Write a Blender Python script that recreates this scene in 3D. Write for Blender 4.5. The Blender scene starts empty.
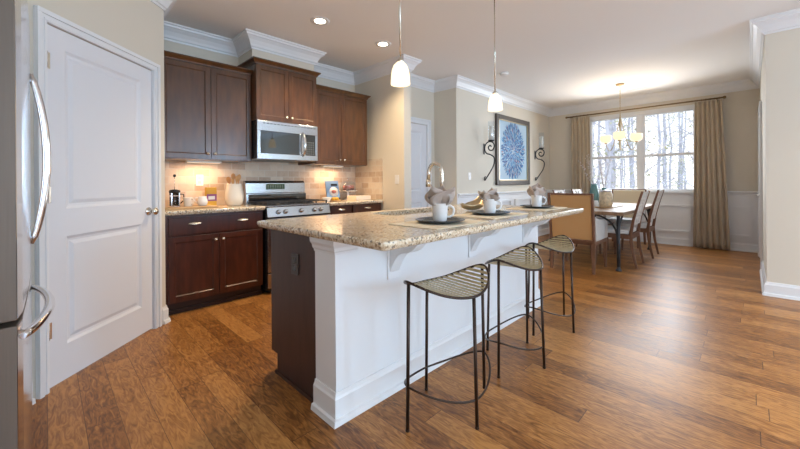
import bpy, bmesh, math, random
from mathutils import Vector, Matrix

# ------------------------------------------------------------------ camera
PI = math.pi
sc = bpy.context.scene
COL = sc.collection
F_PX, HOR, CAM_H = 352.04, 182.713, 1.144
TH, ROLL = math.radians(44.803), math.radians(-0.399)
S_, C_ = math.sin(TH), math.cos(TH)
right0, fwd, up0 = Vector((S_, -C_, 0)), Vector((C_, S_, 0)), Vector((0, 0, 1))
rgt = right0 * math.cos(ROLL) + up0 * math.sin(ROLL)
upv = up0 * math.cos(ROLL) - right0 * math.sin(ROLL)
cd = bpy.data.cameras.new('camera')
cam = bpy.data.objects.new('camera', cd)
COL.objects.link(cam)
M = Matrix.Identity(4)
for i in range(3):
    M[i][0], M[i][1], M[i][2] = rgt[i], upv[i], -fwd[i]
M[2][3] = CAM_H
cam.matrix_world = M
cd.sensor_width = 36
cd.lens = F_PX / 800 * 36
cd.shift_y = -(224.5 - HOR) / 800
cd.clip_start = 0.02
sc.camera = cam

# ------------------------------------------------------------------ view, world, daylight
sc.view_settings.view_transform = 'Standard'
sc.view_settings.look = 'None'
sc.view_settings.exposure = 0.70
sc.view_settings.gamma = 1
sc.view_settings.use_curve_mapping = False

w = bpy.data.worlds.new('sky')
sc.world = w
w.use_nodes = True
wn, wl = w.node_tree.nodes, w.node_tree.links
wn.clear()
wo = wn.new('ShaderNodeOutputWorld')
wb = wn.new('ShaderNodeBackground')
wt = wn.new('ShaderNodeTexCoord')
wx = wn.new('ShaderNodeSeparateXYZ')
wr = wn.new('ShaderNodeValToRGB')
wr.color_ramp.elements[0].position = 0.0
wr.color_ramp.elements[0].color = (1.0, 0.97, 0.92, 1)
wr.color_ramp.elements[1].position = 0.5
wr.color_ramp.elements[1].color = (0.62, 0.80, 1.0, 1)
wl.new(wt.outputs['Generated'], wx.inputs[0])
wl.new(wx.outputs['Z'], wr.inputs[0])
wl.new(wr.outputs[0], wb.inputs[0])
wb.inputs[1].default_value = 1.5
wl.new(wb.outputs[0], wo.inputs[0])


def area(name, loc, direction, sx, sy, power, color, spread=PI):
    l = bpy.data.lights.new(name, 'AREA')
    l.shape = 'RECTANGLE'
    l.size, l.size_y = sx, sy
    l.energy = power
    l.color = color
    l.spread = spread
    o = bpy.data.objects.new(name, l)
    COL.objects.link(o)
    o.location = loc
    o.rotation_euler = Vector(direction).to_track_quat('-Z', 'Z').to_euler()
    return o


COOL = (0.40, 0.69, 1.0)
# lamps added as daylight at three unseen living room windows (behind the camera)
for x, pw in ((0.3, 24), (2.1, 24), (3.9, 62)):
    area('daylight', (x, -4.42, 1.55), (0, 1, 0.12), 0.75 if x > 3 else 1.25, 1.3 if x > 3 else 1.9, pw, COOL)
# daylight through the dining window, then a lamp added at the unseen patio door
area('daylight', (7.86, 1.52, 1.66), (-1, 0, -0.22), 1.6, 1.35, 34, (0.86, 0.93, 1.0), math.radians(150))
area('daylight', (-0.80, -2.4, 1.15), (1, 0.15, 0), 1.7, 2.0, 26, (0.9, 0.94, 1.0))


def point(name, loc, power, color, r=0.04):
    l = bpy.data.lights.new(name, 'POINT')
    l.energy = power
    l.color = color
    l.shadow_soft_size = r
    o = bpy.data.objects.new(name, l)
    COL.objects.link(o)
    o.location = loc
    return o


WARM = (1.0, 0.76, 0.48)

# ------------------------------------------------------------------ materials
MATS = {}


def base(name, color, rough=0.5, metal=0.0, spec=0.5, coat=0.0, coat_r=0.1, trans=0.0, emis=None, estr=0.0,
         var=0.0, vscale=6.0, bump=0.0, bscale=40.0, alpha=1.0, sheen=0.0, sss=0.0, aniso_stretch=None, ior=1.45):
    m = bpy.data.materials.new(name)
    m.use_nodes = True
    nt = m.node_tree
    b = nt.nodes['Principled BSDF']
    b.inputs['Base Color'].default_value = (*color, 1)
    b.inputs['Roughness'].default_value = rough
    b.inputs['Metallic'].default_value = metal
    b.inputs['Specular IOR Level'].default_value = spec
    b.inputs['Coat Weight'].default_value = coat
    b.inputs['Coat Roughness'].default_value = coat_r
    b.inputs['Transmission Weight'].default_value = trans
    b.inputs['IOR'].default_value = ior
    b.inputs['Alpha'].default_value = alpha
    b.inputs['Sheen Weight'].default_value = sheen
    if emis:
        b.inputs['Emission Color'].default_value = (*emis, 1)
        b.inputs['Emission Strength'].default_value = estr
    tc = nt.nodes.new('ShaderNodeTexCoord')
    src = tc.outputs['Object']
    if aniso_stretch:
        mp = nt.nodes.new('ShaderNodeMapping')
        mp.inputs['Scale'].default_value = aniso_stretch
        nt.links.new(src, mp.inputs[0])
        src = mp.outputs[0]
    if var > 0:
        n = nt.nodes.new('ShaderNodeTexNoise')
        n.inputs['Scale'].default_value = vscale
        n.inputs['Detail'].default_value = 5
        nt.links.new(src, n.inputs['Vector'])
        r = nt.nodes.new('ShaderNodeValToRGB')
        r.color_ramp.elements[0].position = 0.3
        r.color_ramp.elements[1].position = 0.7
        r.color_ramp.elements[0].color = (*[c * (1 - var) for c in color], 1)
        r.color_ramp.elements[1].color = (*[min(1, c * (1 + var)) for c in color], 1)
        nt.links.new(n.outputs['Fac'], r.inputs[0])
        nt.links.new(r.outputs[0], b.inputs['Base Color'])
    if bump > 0:
        n2 = nt.nodes.new('ShaderNodeTexNoise')
        n2.inputs['Scale'].default_value = bscale
        n2.inputs['Detail'].default_value = 3
        nt.links.new(src, n2.inputs['Vector'])
        bp = nt.nodes.new('ShaderNodeBump')
        bp.inputs['Strength'].default_value = bump
        bp.inputs['Distance'].default_value = 0.01
        nt.links.new(n2.outputs['Fac'], bp.inputs['Height'])
        nt.links.new(bp.outputs[0], b.inputs['Normal'])
    MATS[name] = m
    return m


def math_node(nt, op, a, b=None, c=None):
    n = nt.nodes.new('ShaderNodeMath')
    n.operation = op
    for i, v in enumerate((a, b, c)):
        if v is None:
            continue
        if isinstance(v, (int, float)):
            n.inputs[i].default_value = v
        else:
            nt.links.new(v, n.inputs[i])
    return n.outputs[0]


def floor_material():
    m = bpy.data.materials.new('hardwood')
    m.use_nodes = True
    nt = m.node_tree
    L = nt.links
    b = nt.nodes['Principled BSDF']
    g = nt.nodes.new('ShaderNodeNewGeometry')
    s = nt.nodes.new('ShaderNodeSeparateXYZ')
    L.new(g.outputs['Position'], s.inputs[0])
    W, LEN = 0.127, 1.15
    u = math_node(nt, 'DIVIDE', s.outputs['X'], W)
    row = math_node(nt, 'FLOOR', u)
    fu = math_node(nt, 'FRACT', u)
    wn1 = nt.nodes.new('ShaderNodeTexWhiteNoise')
    wn1.noise_dimensions = '1D'
    L.new(row, wn1.inputs['W'])
    v = math_node(nt, 'ADD', math_node(nt, 'DIVIDE', s.outputs['Y'], LEN), math_node(nt, 'MULTIPLY', wn1.outputs['Value'], 7.3))
    piece = math_node(nt, 'FLOOR', v)
    fv = math_node(nt, 'FRACT', v)
    cb = nt.nodes.new('ShaderNodeCombineXYZ')
    L.new(row, cb.inputs[0]); L.new(piece, cb.inputs[1])
    wn2 = nt.nodes.new('ShaderNodeTexWhiteNoise')
    wn2.noise_dimensions = '3D'
    L.new(cb.outputs[0], wn2.inputs['Vector'])
    # grain
    off = nt.nodes.new('ShaderNodeVectorMath'); off.operation = 'SCALE'
    L.new(wn2.outputs['Color'], off.inputs[0]); off.inputs['Scale'].default_value = 30
    ad = nt.nodes.new('ShaderNodeVectorMath'); ad.operation = 'ADD'
    L.new(g.outputs['Position'], ad.inputs[0]); L.new(off.outputs[0], ad.inputs[1])
    mp = nt.nodes.new('ShaderNodeMapping')
    mp.inputs['Scale'].default_value = (34, 7, 1)
    L.new(ad.outputs[0], mp.inputs[0])
    n1 = nt.nodes.new('ShaderNodeTexNoise')
    n1.inputs['Scale'].default_value = 1.0; n1.inputs['Detail'].default_value = 6; n1.inputs['Distortion'].default_value = 2.6
    L.new(mp.outputs[0], n1.inputs['Vector'])
    n3 = nt.nodes.new('ShaderNodeTexNoise')
    n3.inputs['Scale'].default_value = 3.0; n3.inputs['Detail'].default_value = 2
    L.new(ad.outputs[0], n3.inputs['Vector'])
    mixv = math_node(nt, 'ADD', math_node(nt, 'MULTIPLY', n1.outputs['Fac'], 0.80),
                     math_node(nt, 'ADD', math_node(nt, 'MULTIPLY', wn2.outputs['Value'], 0.22), math_node(nt, 'MULTIPLY', n3.outputs['Fac'], 0.17)))
    r = nt.nodes.new('ShaderNodeValToRGB')
    e = r.color_ramp.elements
    e[0].position = 0.38; e[0].color = (0.125, 0.043, 0.010, 1)
    e[1].position = 0.76; e[1].color = (0.50, 0.235, 0.068, 1)
    e2 = r.color_ramp.elements.new(0.56); e2.color = (0.30, 0.120, 0.028, 1)
    L.new(mixv, r.inputs[0])
    # seams
    su = math_node(nt, 'LESS_THAN', fu, 0.022)
    sv = math_node(nt, 'LESS_THAN', fv, 0.0035)
    seam = math_node(nt, 'MAXIMUM', su, sv)
    mx = nt.nodes.new('ShaderNodeMix'); mx.data_type = 'RGBA'
    L.new(math_node(nt, 'MULTIPLY', seam, 0.7), mx.inputs['Factor'])
    L.new(r.outputs[0], mx.inputs['A']); mx.inputs['B'].default_value = (0.05, 0.02, 0.01, 1)
    L.new(mx.outputs['Result'], b.inputs['Base Color'])
    b.inputs['Roughness'].default_value = 0.33
    L.new(math_node(nt, 'ADD', math_node(nt, 'MULTIPLY', n1.outputs['Fac'], 0.18), 0.28), b.inputs['Roughness'])
    b.inputs['Specular IOR Level'].default_value = 0.45
    bp = nt.nodes.new('ShaderNodeBump')
    bp.inputs['Strength'].default_value = 0.28; bp.inputs['Distance'].default_value = 0.004
    h = math_node(nt, 'SUBTRACT', math_node(nt, 'MULTIPLY', n3.outputs['Fac'], 1.2), math_node(nt, 'MULTIPLY', seam, 0.8))
    h = math_node(nt, 'ADD', h, math_node(nt, 'MULTIPLY', n1.outputs['Fac'], 0.35))
    L.new(h, bp.inputs['Height']); L.new(bp.outputs[0], b.inputs['Normal'])
    return m


def tile_material():
    m = bpy.data.materials.new('travertine_tile')
    m.use_nodes = True
    nt = m.node_tree
    L = nt.links
    b = nt.nodes['Principled BSDF']
    g = nt.nodes.new('ShaderNodeNewGeometry')
    s = nt.nodes.new('ShaderNodeSeparateXYZ')
    L.new(g.outputs['Position'], s.inputs[0])
    W, Hh = 0.152, 0.078
    run = math_node(nt, 'SUBTRACT', s.outputs['X'], s.outputs['Y'])
    v = math_node(nt, 'DIVIDE', math_node(nt, 'SUBTRACT', s.outputs['Z'], 0.914), Hh)
    row = math_node(nt, 'FLOOR', v); fv = math_node(nt, 'FRACT', v)
    u = math_node(nt, 'ADD', math_node(nt, 'DIVIDE', run, W), math_node(nt, 'MULTIPLY', row, 0.5))
    col = math_node(nt, 'FLOOR', u); fu = math_node(nt, 'FRACT', u)
    cb = nt.nodes.new('ShaderNodeCombineXYZ')
    L.new(row, cb.inputs[0]); L.new(col, cb.inputs[1])
    wn2 = nt.nodes.new('ShaderNodeTexWhiteNoise')
    L.new(cb.outputs[0], wn2.inputs['Vector'])
    n = nt.nodes.new('ShaderNodeTexNoise'); n.inputs['Scale'].default_value = 22; n.inputs['Detail'].default_value = 5
    L.new(g.outputs['Position'], n.inputs['Vector'])
    f = math_node(nt, 'ADD', math_node(nt, 'MULTIPLY', wn2.outputs['Value'], 0.6), math_node(nt, 'MULTIPLY', n.outputs['Fac'], 0.45))
    r = nt.nodes.new('ShaderNodeValToRGB')
    e = r.color_ramp.elements
    e[0].position = 0.1; e[0].color = (0.46, 0.33, 0.23, 1)
    e[1].position = 0.9; e[1].color = (0.74, 0.65, 0.53, 1)
    e2 = e.new(0.45); e2.color = (0.62, 0.50, 0.39, 1)
    L.new(f, r.inputs[0])
    gv = math_node(nt, 'LESS_THAN', math_node(nt, 'MINIMUM', fv, math_node(nt, 'SUBTRACT', 1, fv)), 0.045)
    gu = math_node(nt, 'LESS_THAN', math_node(nt, 'MINIMUM', fu, math_node(nt, 'SUBTRACT', 1, fu)), 0.024)
    grout = math_node(nt, 'MAXIMUM', gv, gu)
    mx = nt.nodes.new('ShaderNodeMix'); mx.data_type = 'RGBA'
    L.new(grout, mx.inputs['Factor']); L.new(r.outputs[0], mx.inputs['A'])
    mx.inputs['B'].default_value = (0.66, 0.60, 0.52, 1)
    L.new(mx.outputs['Result'], b.inputs['Base Color'])
    b.inputs['Roughness'].default_value = 0.55
    bp = nt.nodes.new('ShaderNodeBump'); bp.inputs['Strength'].default_value = 0.4; bp.inputs['Distance'].default_value = 0.003
    L.new(math_node(nt, 'SUBTRACT', 1, grout), bp.inputs['Height']); L.new(bp.outputs[0], b.inputs['Normal'])
    return m


def granite_material():
    m = bpy.data.materials.new('granite')
    m.use_nodes = True
    nt = m.node_tree
    L = nt.links
    b = nt.nodes['Principled BSDF']
    g = nt.nodes.new('ShaderNodeNewGeometry')
    n1 = nt.nodes.new('ShaderNodeTexNoise'); n1.inputs['Scale'].default_value = 80; n1.inputs['Detail'].default_value = 4; n1.inputs['Roughness'].default_value = 0.7
    n2 = nt.nodes.new('ShaderNodeTexNoise'); n2.inputs['Scale'].default_value = 11; n2.inputs['Detail'].default_value = 4
    v = nt.nodes.new('ShaderNodeTexVoronoi'); v.inputs['Scale'].default_value = 100
    for n in (n1, n2, v):
        L.new(g.outputs['Position'], n.inputs['Vector'])
    f = math_node(nt, 'ADD', math_node(nt, 'MULTIPLY', n1.outputs['Fac'], 0.95), math_node(nt, 'MULTIPLY', n2.outputs['Fac'], 0.15))
    r = nt.nodes.new('ShaderNodeValToRGB')
    e = r.color_ramp.elements
    e[0].position = 0.34; e[0].color = (0.10, 0.07, 0.05, 1)
    e[1].position = 0.66; e[1].color = (0.88, 0.83, 0.72, 1)
    a = e.new(0.43); a.color = (0.36, 0.24, 0.14, 1)
    a = e.new(0.50); a.color = (0.64, 0.50, 0.33, 1)
    a = e.new(0.58); a.color = (0.78, 0.68, 0.51, 1)
    L.new(f, r.inputs[0])
    sp = nt.nodes.new('ShaderNodeSeparateColor')
    L.new(v.outputs['Color'], sp.inputs[0])
    dark = math_node(nt, 'GREATER_THAN', sp.outputs[0], 0.90)
    mx = nt.nodes.new('ShaderNodeMix'); mx.data_type = 'RGBA'
    L.new(math_node(nt, 'MULTIPLY', dark, 0.75), mx.inputs['Factor']); L.new(r.outputs[0], mx.inputs['A'])
    mx.inputs['B'].default_value = (0.10, 0.08, 0.07, 1)
    L.new(mx.outputs['Result'], b.inputs['Base Color'])
    b.inputs['Roughness'].default_value = 0.12
    b.inputs['Specular IOR Level'].default_value = 0.6
    return m


FLOOR, TILE, GRAN = floor_material(), tile_material(), granite_material()
WALL = base('wall_paint', (0.70, 0.645, 0.55), 0.75, bump=0.05, bscale=300)
CEIL = base('ceiling_paint', (0.88, 0.87, 0.86), 0.9, bump=0.04, bscale=200)
TRIM = base('white_trim', (0.80, 0.81, 0.83), 0.32)
DOORW = base('white_door_paint', (0.77, 0.78, 0.82), 0.35)
CHERRY = base('cherry_wood', (0.068, 0.016, 0.007), 0.36, coat=0.3, coat_r=0.25, var=0.35, vscale=5, aniso_stretch=(4, 4, 0.8))
UPPER = base('cherry_wood_upper', (0.086, 0.031, 0.008), 0.36, coat=0.6, coat_r=0.22, var=0.3, vscale=5, aniso_stretch=(4, 4, 0.8))
ESPR = base('island_panel_wood', (0.060, 0.026, 0.019), 0.5, coat=0.08, coat_r=0.25, var=0.15, vscale=5, aniso_stretch=(4, 4, 0.8))
TOEK = base('toe_kick', (0.035, 0.014, 0.009), 0.5)
STEEL = base('stainless', (0.48, 0.48, 0.49), 0.24, metal=1.0, bump=0.02, bscale=60, aniso_stretch=(1, 1, 30))
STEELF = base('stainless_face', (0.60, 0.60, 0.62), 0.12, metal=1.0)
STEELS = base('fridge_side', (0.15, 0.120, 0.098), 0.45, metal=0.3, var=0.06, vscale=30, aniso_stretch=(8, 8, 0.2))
NICKEL = base('nickel', (0.72, 0.68, 0.60), 0.25, metal=1.0)
CHROME = base('polished_steel', (0.78, 0.78, 0.80), 0.10, metal=1.0)
BLACK = base('black_enamel', (0.015, 0.015, 0.017), 0.25)
BLKGL = base('black_glass', (0.012, 0.014, 0.016), 0.05, spec=0.8, coat=0.6, coat_r=0.03)
IRON = base('cast_iron', (0.03, 0.03, 0.033), 0.55)
BRONZE = base('bronze_metal', (0.060, 0.042, 0.034), 0.38, metal=0.8)
STRAW = base('gold_slat', (0.56, 0.48, 0.29), 0.38, metal=0.45, var=0.15, vscale=30)
WHITEC = base('white_ceramic', (0.82, 0.81, 0.80), 0.15)
CREAMC = base('cream_ceramic', (0.80, 0.76, 0.68), 0.25)
DARKP = base('dark_plate', (0.035, 0.04, 0.05), 0.2)
NAPK = base('grey_linen', (0.50, 0.43, 0.39), 0.85, sheen=0.2, var=0.12, vscale=20)
MATC = base('placemat_cloth', (0.86, 0.76, 0.58), 0.8, bump=0.3, bscale=250)
GOLD = base('brushed_gold', (0.50, 0.40, 0.26), 0.34, metal=0.95)
WOODL = base('light_wood', (0.52, 0.34, 0.17), 0.5, var=0.2, vscale=8, aniso_stretch=(1, 6, 6))
WOODS = base('spoon_wood', (0.60, 0.33, 0.13), 0.5, var=0.15)
GLASS = base('clear_glass', (0.95, 0.97, 0.98), 0.02, trans=1.0, ior=1.3)
TEAL = base('teal_glass', (0.30, 0.55, 0.56), 0.08, trans=0.55, ior=1.35)
COFFEE = base('coffee', (0.03, 0.015, 0.01), 0.2)
PLASTW = base('white_plastic', (0.82, 0.82, 0.82), 0.35)
PLASTB = base('brown_plastic', (0.05, 0.035, 0.03), 0.35)
CURT = base('curtain_linen', (0.50, 0.405, 0.285), 0.85, sheen=0.3, bump=0.2, bscale=300, var=0.06, vscale=3)
CURTL = base('curtain_lining', (0.66, 0.58, 0.45), 0.9)
ROD = base('bronze_rod', (0.26, 0.17, 0.08), 0.35, metal=0.8)
LINEN = base('tan_linen', (0.54, 0.305, 0.12), 0.85, sheen=0.3, bump=0.3, bscale=350)
LINENL = base('cream_linen', (0.72, 0.60, 0.42), 0.85, sheen=0.3, bump=0.3, bscale=350)
SEATW = base('white_upholstery', (0.70, 0.69, 0.68), 0.85, sheen=0.2)
ARMF = base('arm_linen', (0.47, 0.42, 0.38), 0.9, sheen=0.2)
WALNUT = base('chair_walnut', (0.175, 0.085, 0.05), 0.4, var=0.2, vscale=8, aniso_stretch=(5, 5, 1))
TABLEW = base('table_wood', (0.25, 0.155, 0.09), 0.55, var=0.2, vscale=6, aniso_stretch=(1, 8, 1))
SHADE = base('lit_shade', (0.55, 0.48, 0.36), 0.5, emis=(1.0, 0.82, 0.54), estr=1.0)
SHADE2 = base('lit_chandelier_shade', (0.5, 0.42, 0.28), 0.5, emis=(1.0, 0.80, 0.48), estr=0.72)
LED = base('lamp_lens', (1, 0.9, 0.75), 0.5, emis=(1.0, 0.86, 0.62), estr=9)
PEWTER = base('pewter_frame', (0.085, 0.070, 0.060), 0.5, metal=0.2)
PAPER = base('art_paper', (0.40, 0.54, 0.66), 0.6)
BLUES = [base('ink_a', (0.012, 0.06, 0.26), 0.5), base('ink_b', (0.02, 0.15, 0.42), 0.5), base('ink_c', (0.08, 0.30, 0.56), 0.5),
         base('ink_d', (0.03, 0.06, 0.18), 0.5), base('ink_e', (0.45, 0.22, 0.24), 0.5)]
CANDLE = base('candle_wax', (0.85, 0.82, 0.74), 0.5)
BARK = base('bark', (0.56, 0.54, 0.60), 0.9, var=0.3, vscale=3)
LEAF = base('foliage', (0.50, 0.50, 0.34), 0.8, var=0.4, vscale=2)
LEAFL = base('forest_floor', (0.55, 0.46, 0.36), 0.9, var=0.35, vscale=0.8)
YELLOW = base('yellow_print', (0.72, 0.42, 0.05), 0.5)
PURPLE = base('purple_print', (0.28, 0.08, 0.25), 0.5)
BLUEP = base('blue_print', (0.22, 0.38, 0.62), 0.5)
WHITEP = base('white_print', (0.8, 0.8, 0.8), 0.5)
REDC = base('berry_cake', (0.45, 0.16, 0.13), 0.5, var=0.4, vscale=30)
PINKB = base('cream_box', (0.80, 0.70, 0.58), 0.6)
DISPL = base('display', (0.03, 0.05, 0.03), 0.15, emis=(0.3, 0.5, 0.2), estr=0.05)
TWIG = base('twig', (0.30, 0.24, 0.19), 0.8)
BUD = base('white_buds', (0.80, 0.74, 0.76), 0.7)


# thin window glass: mostly clear with a faint reflection, same for every ray
def pane_material():
    m = bpy.data.materials.new('window_glass')
    m.use_nodes = True
    nt = m.node_tree
    nt.nodes.clear()
    o = nt.nodes.new('ShaderNodeOutputMaterial')
    t = nt.nodes.new('ShaderNodeBsdfTransparent'); t.inputs[0].default_value = (0.96, 0.98, 1, 1)
    g = nt.nodes.new('ShaderNodeBsdfGlossy'); g.inputs['Roughness'].default_value = 0.02
    x = nt.nodes.new('ShaderNodeMixShader'); x.inputs[0].default_value = 0.06
    nt.links.new(t.outputs[0], x.inputs[1]); nt.links.new(g.outputs[0], x.inputs[2]); nt.links.new(x.outputs[0], o.inputs[0])
    return m


PANE = pane_material()


# ------------------------------------------------------------------ geometry helper
class G:
    def __init__(s):
        s.v, s.f, s.m = [], [], []
        s.smooth = []

    def add(s, vs, fs, mi=0, sm=False):
        o = len(s.v)
        s.v += [tuple(p) for p in vs]
        for f in fs:
            s.f.append([i + o for i in f]); s.m.append(mi); s.smooth.append(sm)
        return s

    def box(s, x0, x1, y0, y1, z0, z1, mi=0):
        if x0 > x1: x0, x1 = x1, x0
        if y0 > y1: y0, y1 = y1, y0
        if z0 > z1: z0, z1 = z1, z0
        vs = [(x0, y0, z0), (x1, y0, z0), (x1, y1, z0), (x0, y1, z0), (x0, y0, z1), (x1, y0, z1), (x1, y1, z1), (x0, y1, z1)]
        fs = [(0, 3, 2, 1), (4, 5, 6, 7), (0, 1, 5, 4), (1, 2, 6, 5), (2, 3, 7, 6), (3, 0, 4, 7)]
        return s.add(vs, fs, mi)

    def obox(s, c, size, R, mi=0):
        x, y, z = [q / 2 for q in size]
        vs = []
        for k in (-z, z):
            for a, b in ((-x, -y), (x, -y), (x, y), (-x, y)):
                vs.append(tuple(Vector(c) + R @ Vector((a, b, k))))
        fs = [(0, 3, 2, 1), (4, 5, 6, 7), (0, 1, 5, 4), (1, 2, 6, 5), (2, 3, 7, 6), (3, 0, 4, 7)]
        return s.add(vs, fs, mi)

    def bar(s, p0, p1, w0, d0, w1=None, d1=None, ref=(0, 0, 1), mi=0):
        """tapered rectangular bar"""
        w1 = w0 if w1 is None else w1; d1 = d0 if d1 is None else d1
        p0, p1 = Vector(p0), Vector(p1)
        t = (p1 - p0).normalized()
        a = Vector(ref).cross(t)
        if a.length < 1e-4: a = Vector((1, 0, 0))
        a.normalize(); b = t.cross(a)
        vs = []
        for p, w_, d_ in ((p0, w0, d0), (p1, w1, d1)):
            for q, r in ((-1, -1), (1, -1), (1, 1), (-1, 1)):
                vs.append(p + a * (q * w_ / 2) + b * (r * d_ / 2))
        return s.add(vs, [(0, 3, 2, 1), (4, 5, 6, 7), (0, 1, 5, 4), (1, 2, 6, 5), (2, 3, 7, 6), (3, 0, 4, 7)], mi)

    def tube(s, path, r, n=8, mi=0, closed=False, caps=True):
        path = [Vector(p) for p in path]
        N = len(path)
        rs = r if isinstance(r, (list, tuple)) else [r] * N
        prev = None
        rings = []
        for i, p in enumerate(path):
            if closed:
                t = path[(i + 1) % N] - path[i - 1]
            else:
                t = path[min(i + 1, N - 1)] - path[max(i - 1, 0)]
            t.normalize()
            if prev is None:
                a = t.orthogonal().normalized()
            else:
                a = prev - t * prev.dot(t)
                a = a.normalized() if a.length > 1e-6 else t.orthogonal().normalized()
            prev = a
            b = t.cross(a)
            rings.append([p + (a * math.cos(2 * PI * k / n) + b * math.sin(2 * PI * k / n)) * rs[i] for k in range(n)])
        vs = [q for rg in rings for q in rg]
        fs = []
        for i in range(N if closed else N - 1):
            j = (i + 1) % N
            for k in range(n):
                k2 = (k + 1) % n
                fs.append((i * n + k, i * n + k2, j * n + k2, j * n + k))
        s.add(vs, fs, mi, True)
        if not closed and caps:
            o = len(s.v) - len(vs)
            s.f.append([o + k for k in range(n)][::-1]); s.m.append(mi); s.smooth.append(False)
            s.f.append([o + (N - 1) * n + k for k in range(n)]); s.m.append(mi); s.smooth.append(False)
        return s

    def cyl(s, p0, p1, r, n=16, mi=0):
        return s.tube([p0, p1], r, n, mi)

    def lathe(s, prof, c=(0, 0, 0), n=24, mi=0, sx=1.0, sy=1.0):
        vs = []
        for r, z in prof:
            for k in range(n):
                a = 2 * PI * k / n
                vs.append((c[0] + r * sx * math.cos(a), c[1] + r * sy * math.sin(a), c[2] + z))
        fs = []
        for i in range(len(prof) - 1):
            for k in range(n):
                k2 = (k + 1) % n
                fs.append((i * n + k, i * n + k2, (i + 1) * n + k2, (i + 1) * n + k))
        s.add(vs, fs, mi, True)
        o = len(s.v) - len(vs)
        if prof[0][0] > 1e-5:
            s.f.append([o + k for k in range(n)][::-1]); s.m.append(mi); s.smooth.append(False)
        if prof[-1][0] > 1e-5:
            s.f.append([o + (len(prof) - 1) * n + k for k in range(n)]); s.m.append(mi); s.smooth.append(False)
        return s

    def prism(s, poly, fn, a, b, mi=0):
        """poly: 2D points, fn(p, t) -> 3D, extruded from t=a to t=b"""
        n = len(poly)
        vs = [fn(p, a) for p in poly] + [fn(p, b) for p in poly]
        fs = [list(range(n))[::-1], list(range(n, 2 * n))] + [(i, (i + 1) % n, n + (i + 1) % n, n + i) for i in range(n)]
        return s.add(vs, fs, mi)

    def grid(s, fn, nu, nv, mi=0, sm=True):
        vs = [fn(i / nu, j / nv) for j in range(nv + 1) for i in range(nu + 1)]
        fs = [(j * (nu + 1) + i, j * (nu + 1) + i + 1, (j + 1) * (nu + 1) + i + 1, (j + 1) * (nu + 1) + i) for j in range(nv) for i in range(nu)]
        return s.add(vs, fs, mi, sm)

    def xf(s, mat):
        s.v = [tuple(mat @ Vector(p)) for p in s.v]
        return s

    def build(s, name, mat, parent=None, bevel=0.0, world=False, seg=2, solid=0.0):
        me = bpy.data.meshes.new(name)
        off = Vector((0, 0, 0))
        if world and parent is not None:
            q = parent
            while q is not None:
                off += q.location; q = q.parent
        me.from_pydata([tuple(Vector(p) - off) for p in s.v], [], s.f)
        mats = mat if isinstance(mat, (list, tuple)) else [mat]
        for k in mats: me.materials.append(k)
        for i, p in enumerate(me.polygons):
            p.material_index = s.m[i]; p.use_smooth = s.smooth[i]
        bm = bmesh.new(); bm.from_mesh(me)
        bmesh.ops.recalc_face_normals(bm, faces=bm.faces)
        bm.to_mesh(me); bm.free()
        o = bpy.data.objects.new(name, me)
        COL.objects.link(o)
        if parent is not None: o.parent = parent
        if solid:
            md = o.modifiers.new('solid', 'SOLIDIFY'); md.thickness = solid
        if bevel:
            md = o.modifiers.new('bevel', 'BEVEL'); md.width = bevel; md.segments = seg; md.limit_method = 'ANGLE'
            md.angle_limit = math.radians(40)
        return o


def thing(name, label, cat, loc=(0, 0, 0), rz=0.0, group=None):
    o = bpy.data.objects.new(name, None)
    o.empty_display_size = 0.1
    COL.objects.link(o)
    o.location = loc; o.rotation_euler = (0, 0, rz)
    tag(o, label, cat, group)
    return o


def tag(o, label, cat, group=None):
    o['label'] = label; o['category'] = cat
    if group: o['group'] = group
    return o


def struct(o):
    o['kind'] = 'structure'
    return o


def copy_tree(o, parent=None):
    kids = [c for c in bpy.data.objects if c.parent == o]
    c = o.copy(); COL.objects.link(c)
    if parent is not None: c.parent = parent
    for k in kids: copy_tree(k, c)
    return c


def dup(o, loc, rz, label, group=None):
    c = copy_tree(o)
    c.location = loc; c.rotation_euler = (0, 0, rz)
    c['label'] = label
    if group: c['group'] = group
    return c


H = 2.74
# ------------------------------------------------------------------ room shell
struct(G().box(-1.0, 8.2, -4.7, 4.35, -0.12, 0).build('floor', FLOOR))
struct(G().box(-1.0, 8.2, -4.7, 4.35, H, H + 0.12).build('ceiling', CEIL))


def frame(P0, P1):
    P0, P1 = Vector((*P0, 0)), Vector((*P1, 0))
    d = (P1 - P0).normalized(); n = Vector((-d.y, d.x, 0))
    return P0, d, n, (P1 - P0).length


def wall(name, P0, P1, holes=(), t=0.06, e0=0.0, e1=0.0, mat=None):
    """interior is on the left of P0->P1; holes = (u0, u1, z0, z1)"""
    P0, d, n, Lw = frame(P0, P1)
    g = G()

    def piece(u0, u1, z0, z1):
        if u1 - u0 < 1e-4 or z1 - z0 < 1e-4: return
        vs = []
        for z in (z0, z1):
            for (u, k) in ((u0, 0), (u1, 0), (u1, -t), (u0, -t)):
                vs.append(P0 + d * u + n * k + Vector((0, 0, z)))
        g.add(vs, [(0, 3, 2, 1), (4, 5, 6, 7), (0, 1, 5, 4), (1, 2, 6, 5), (2, 3, 7, 6), (3, 0, 4, 7)])
    u = -e0
    for h in sorted(holes):
        piece(u, h[0], 0, H)
        piece(h[0], h[1], 0, h[2])
        piece(h[0], h[1], h[3], H)
        u = h[1]
    piece(u, Lw + e1, 0, H)
    return struct(g.build(name, mat or WALL))


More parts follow.
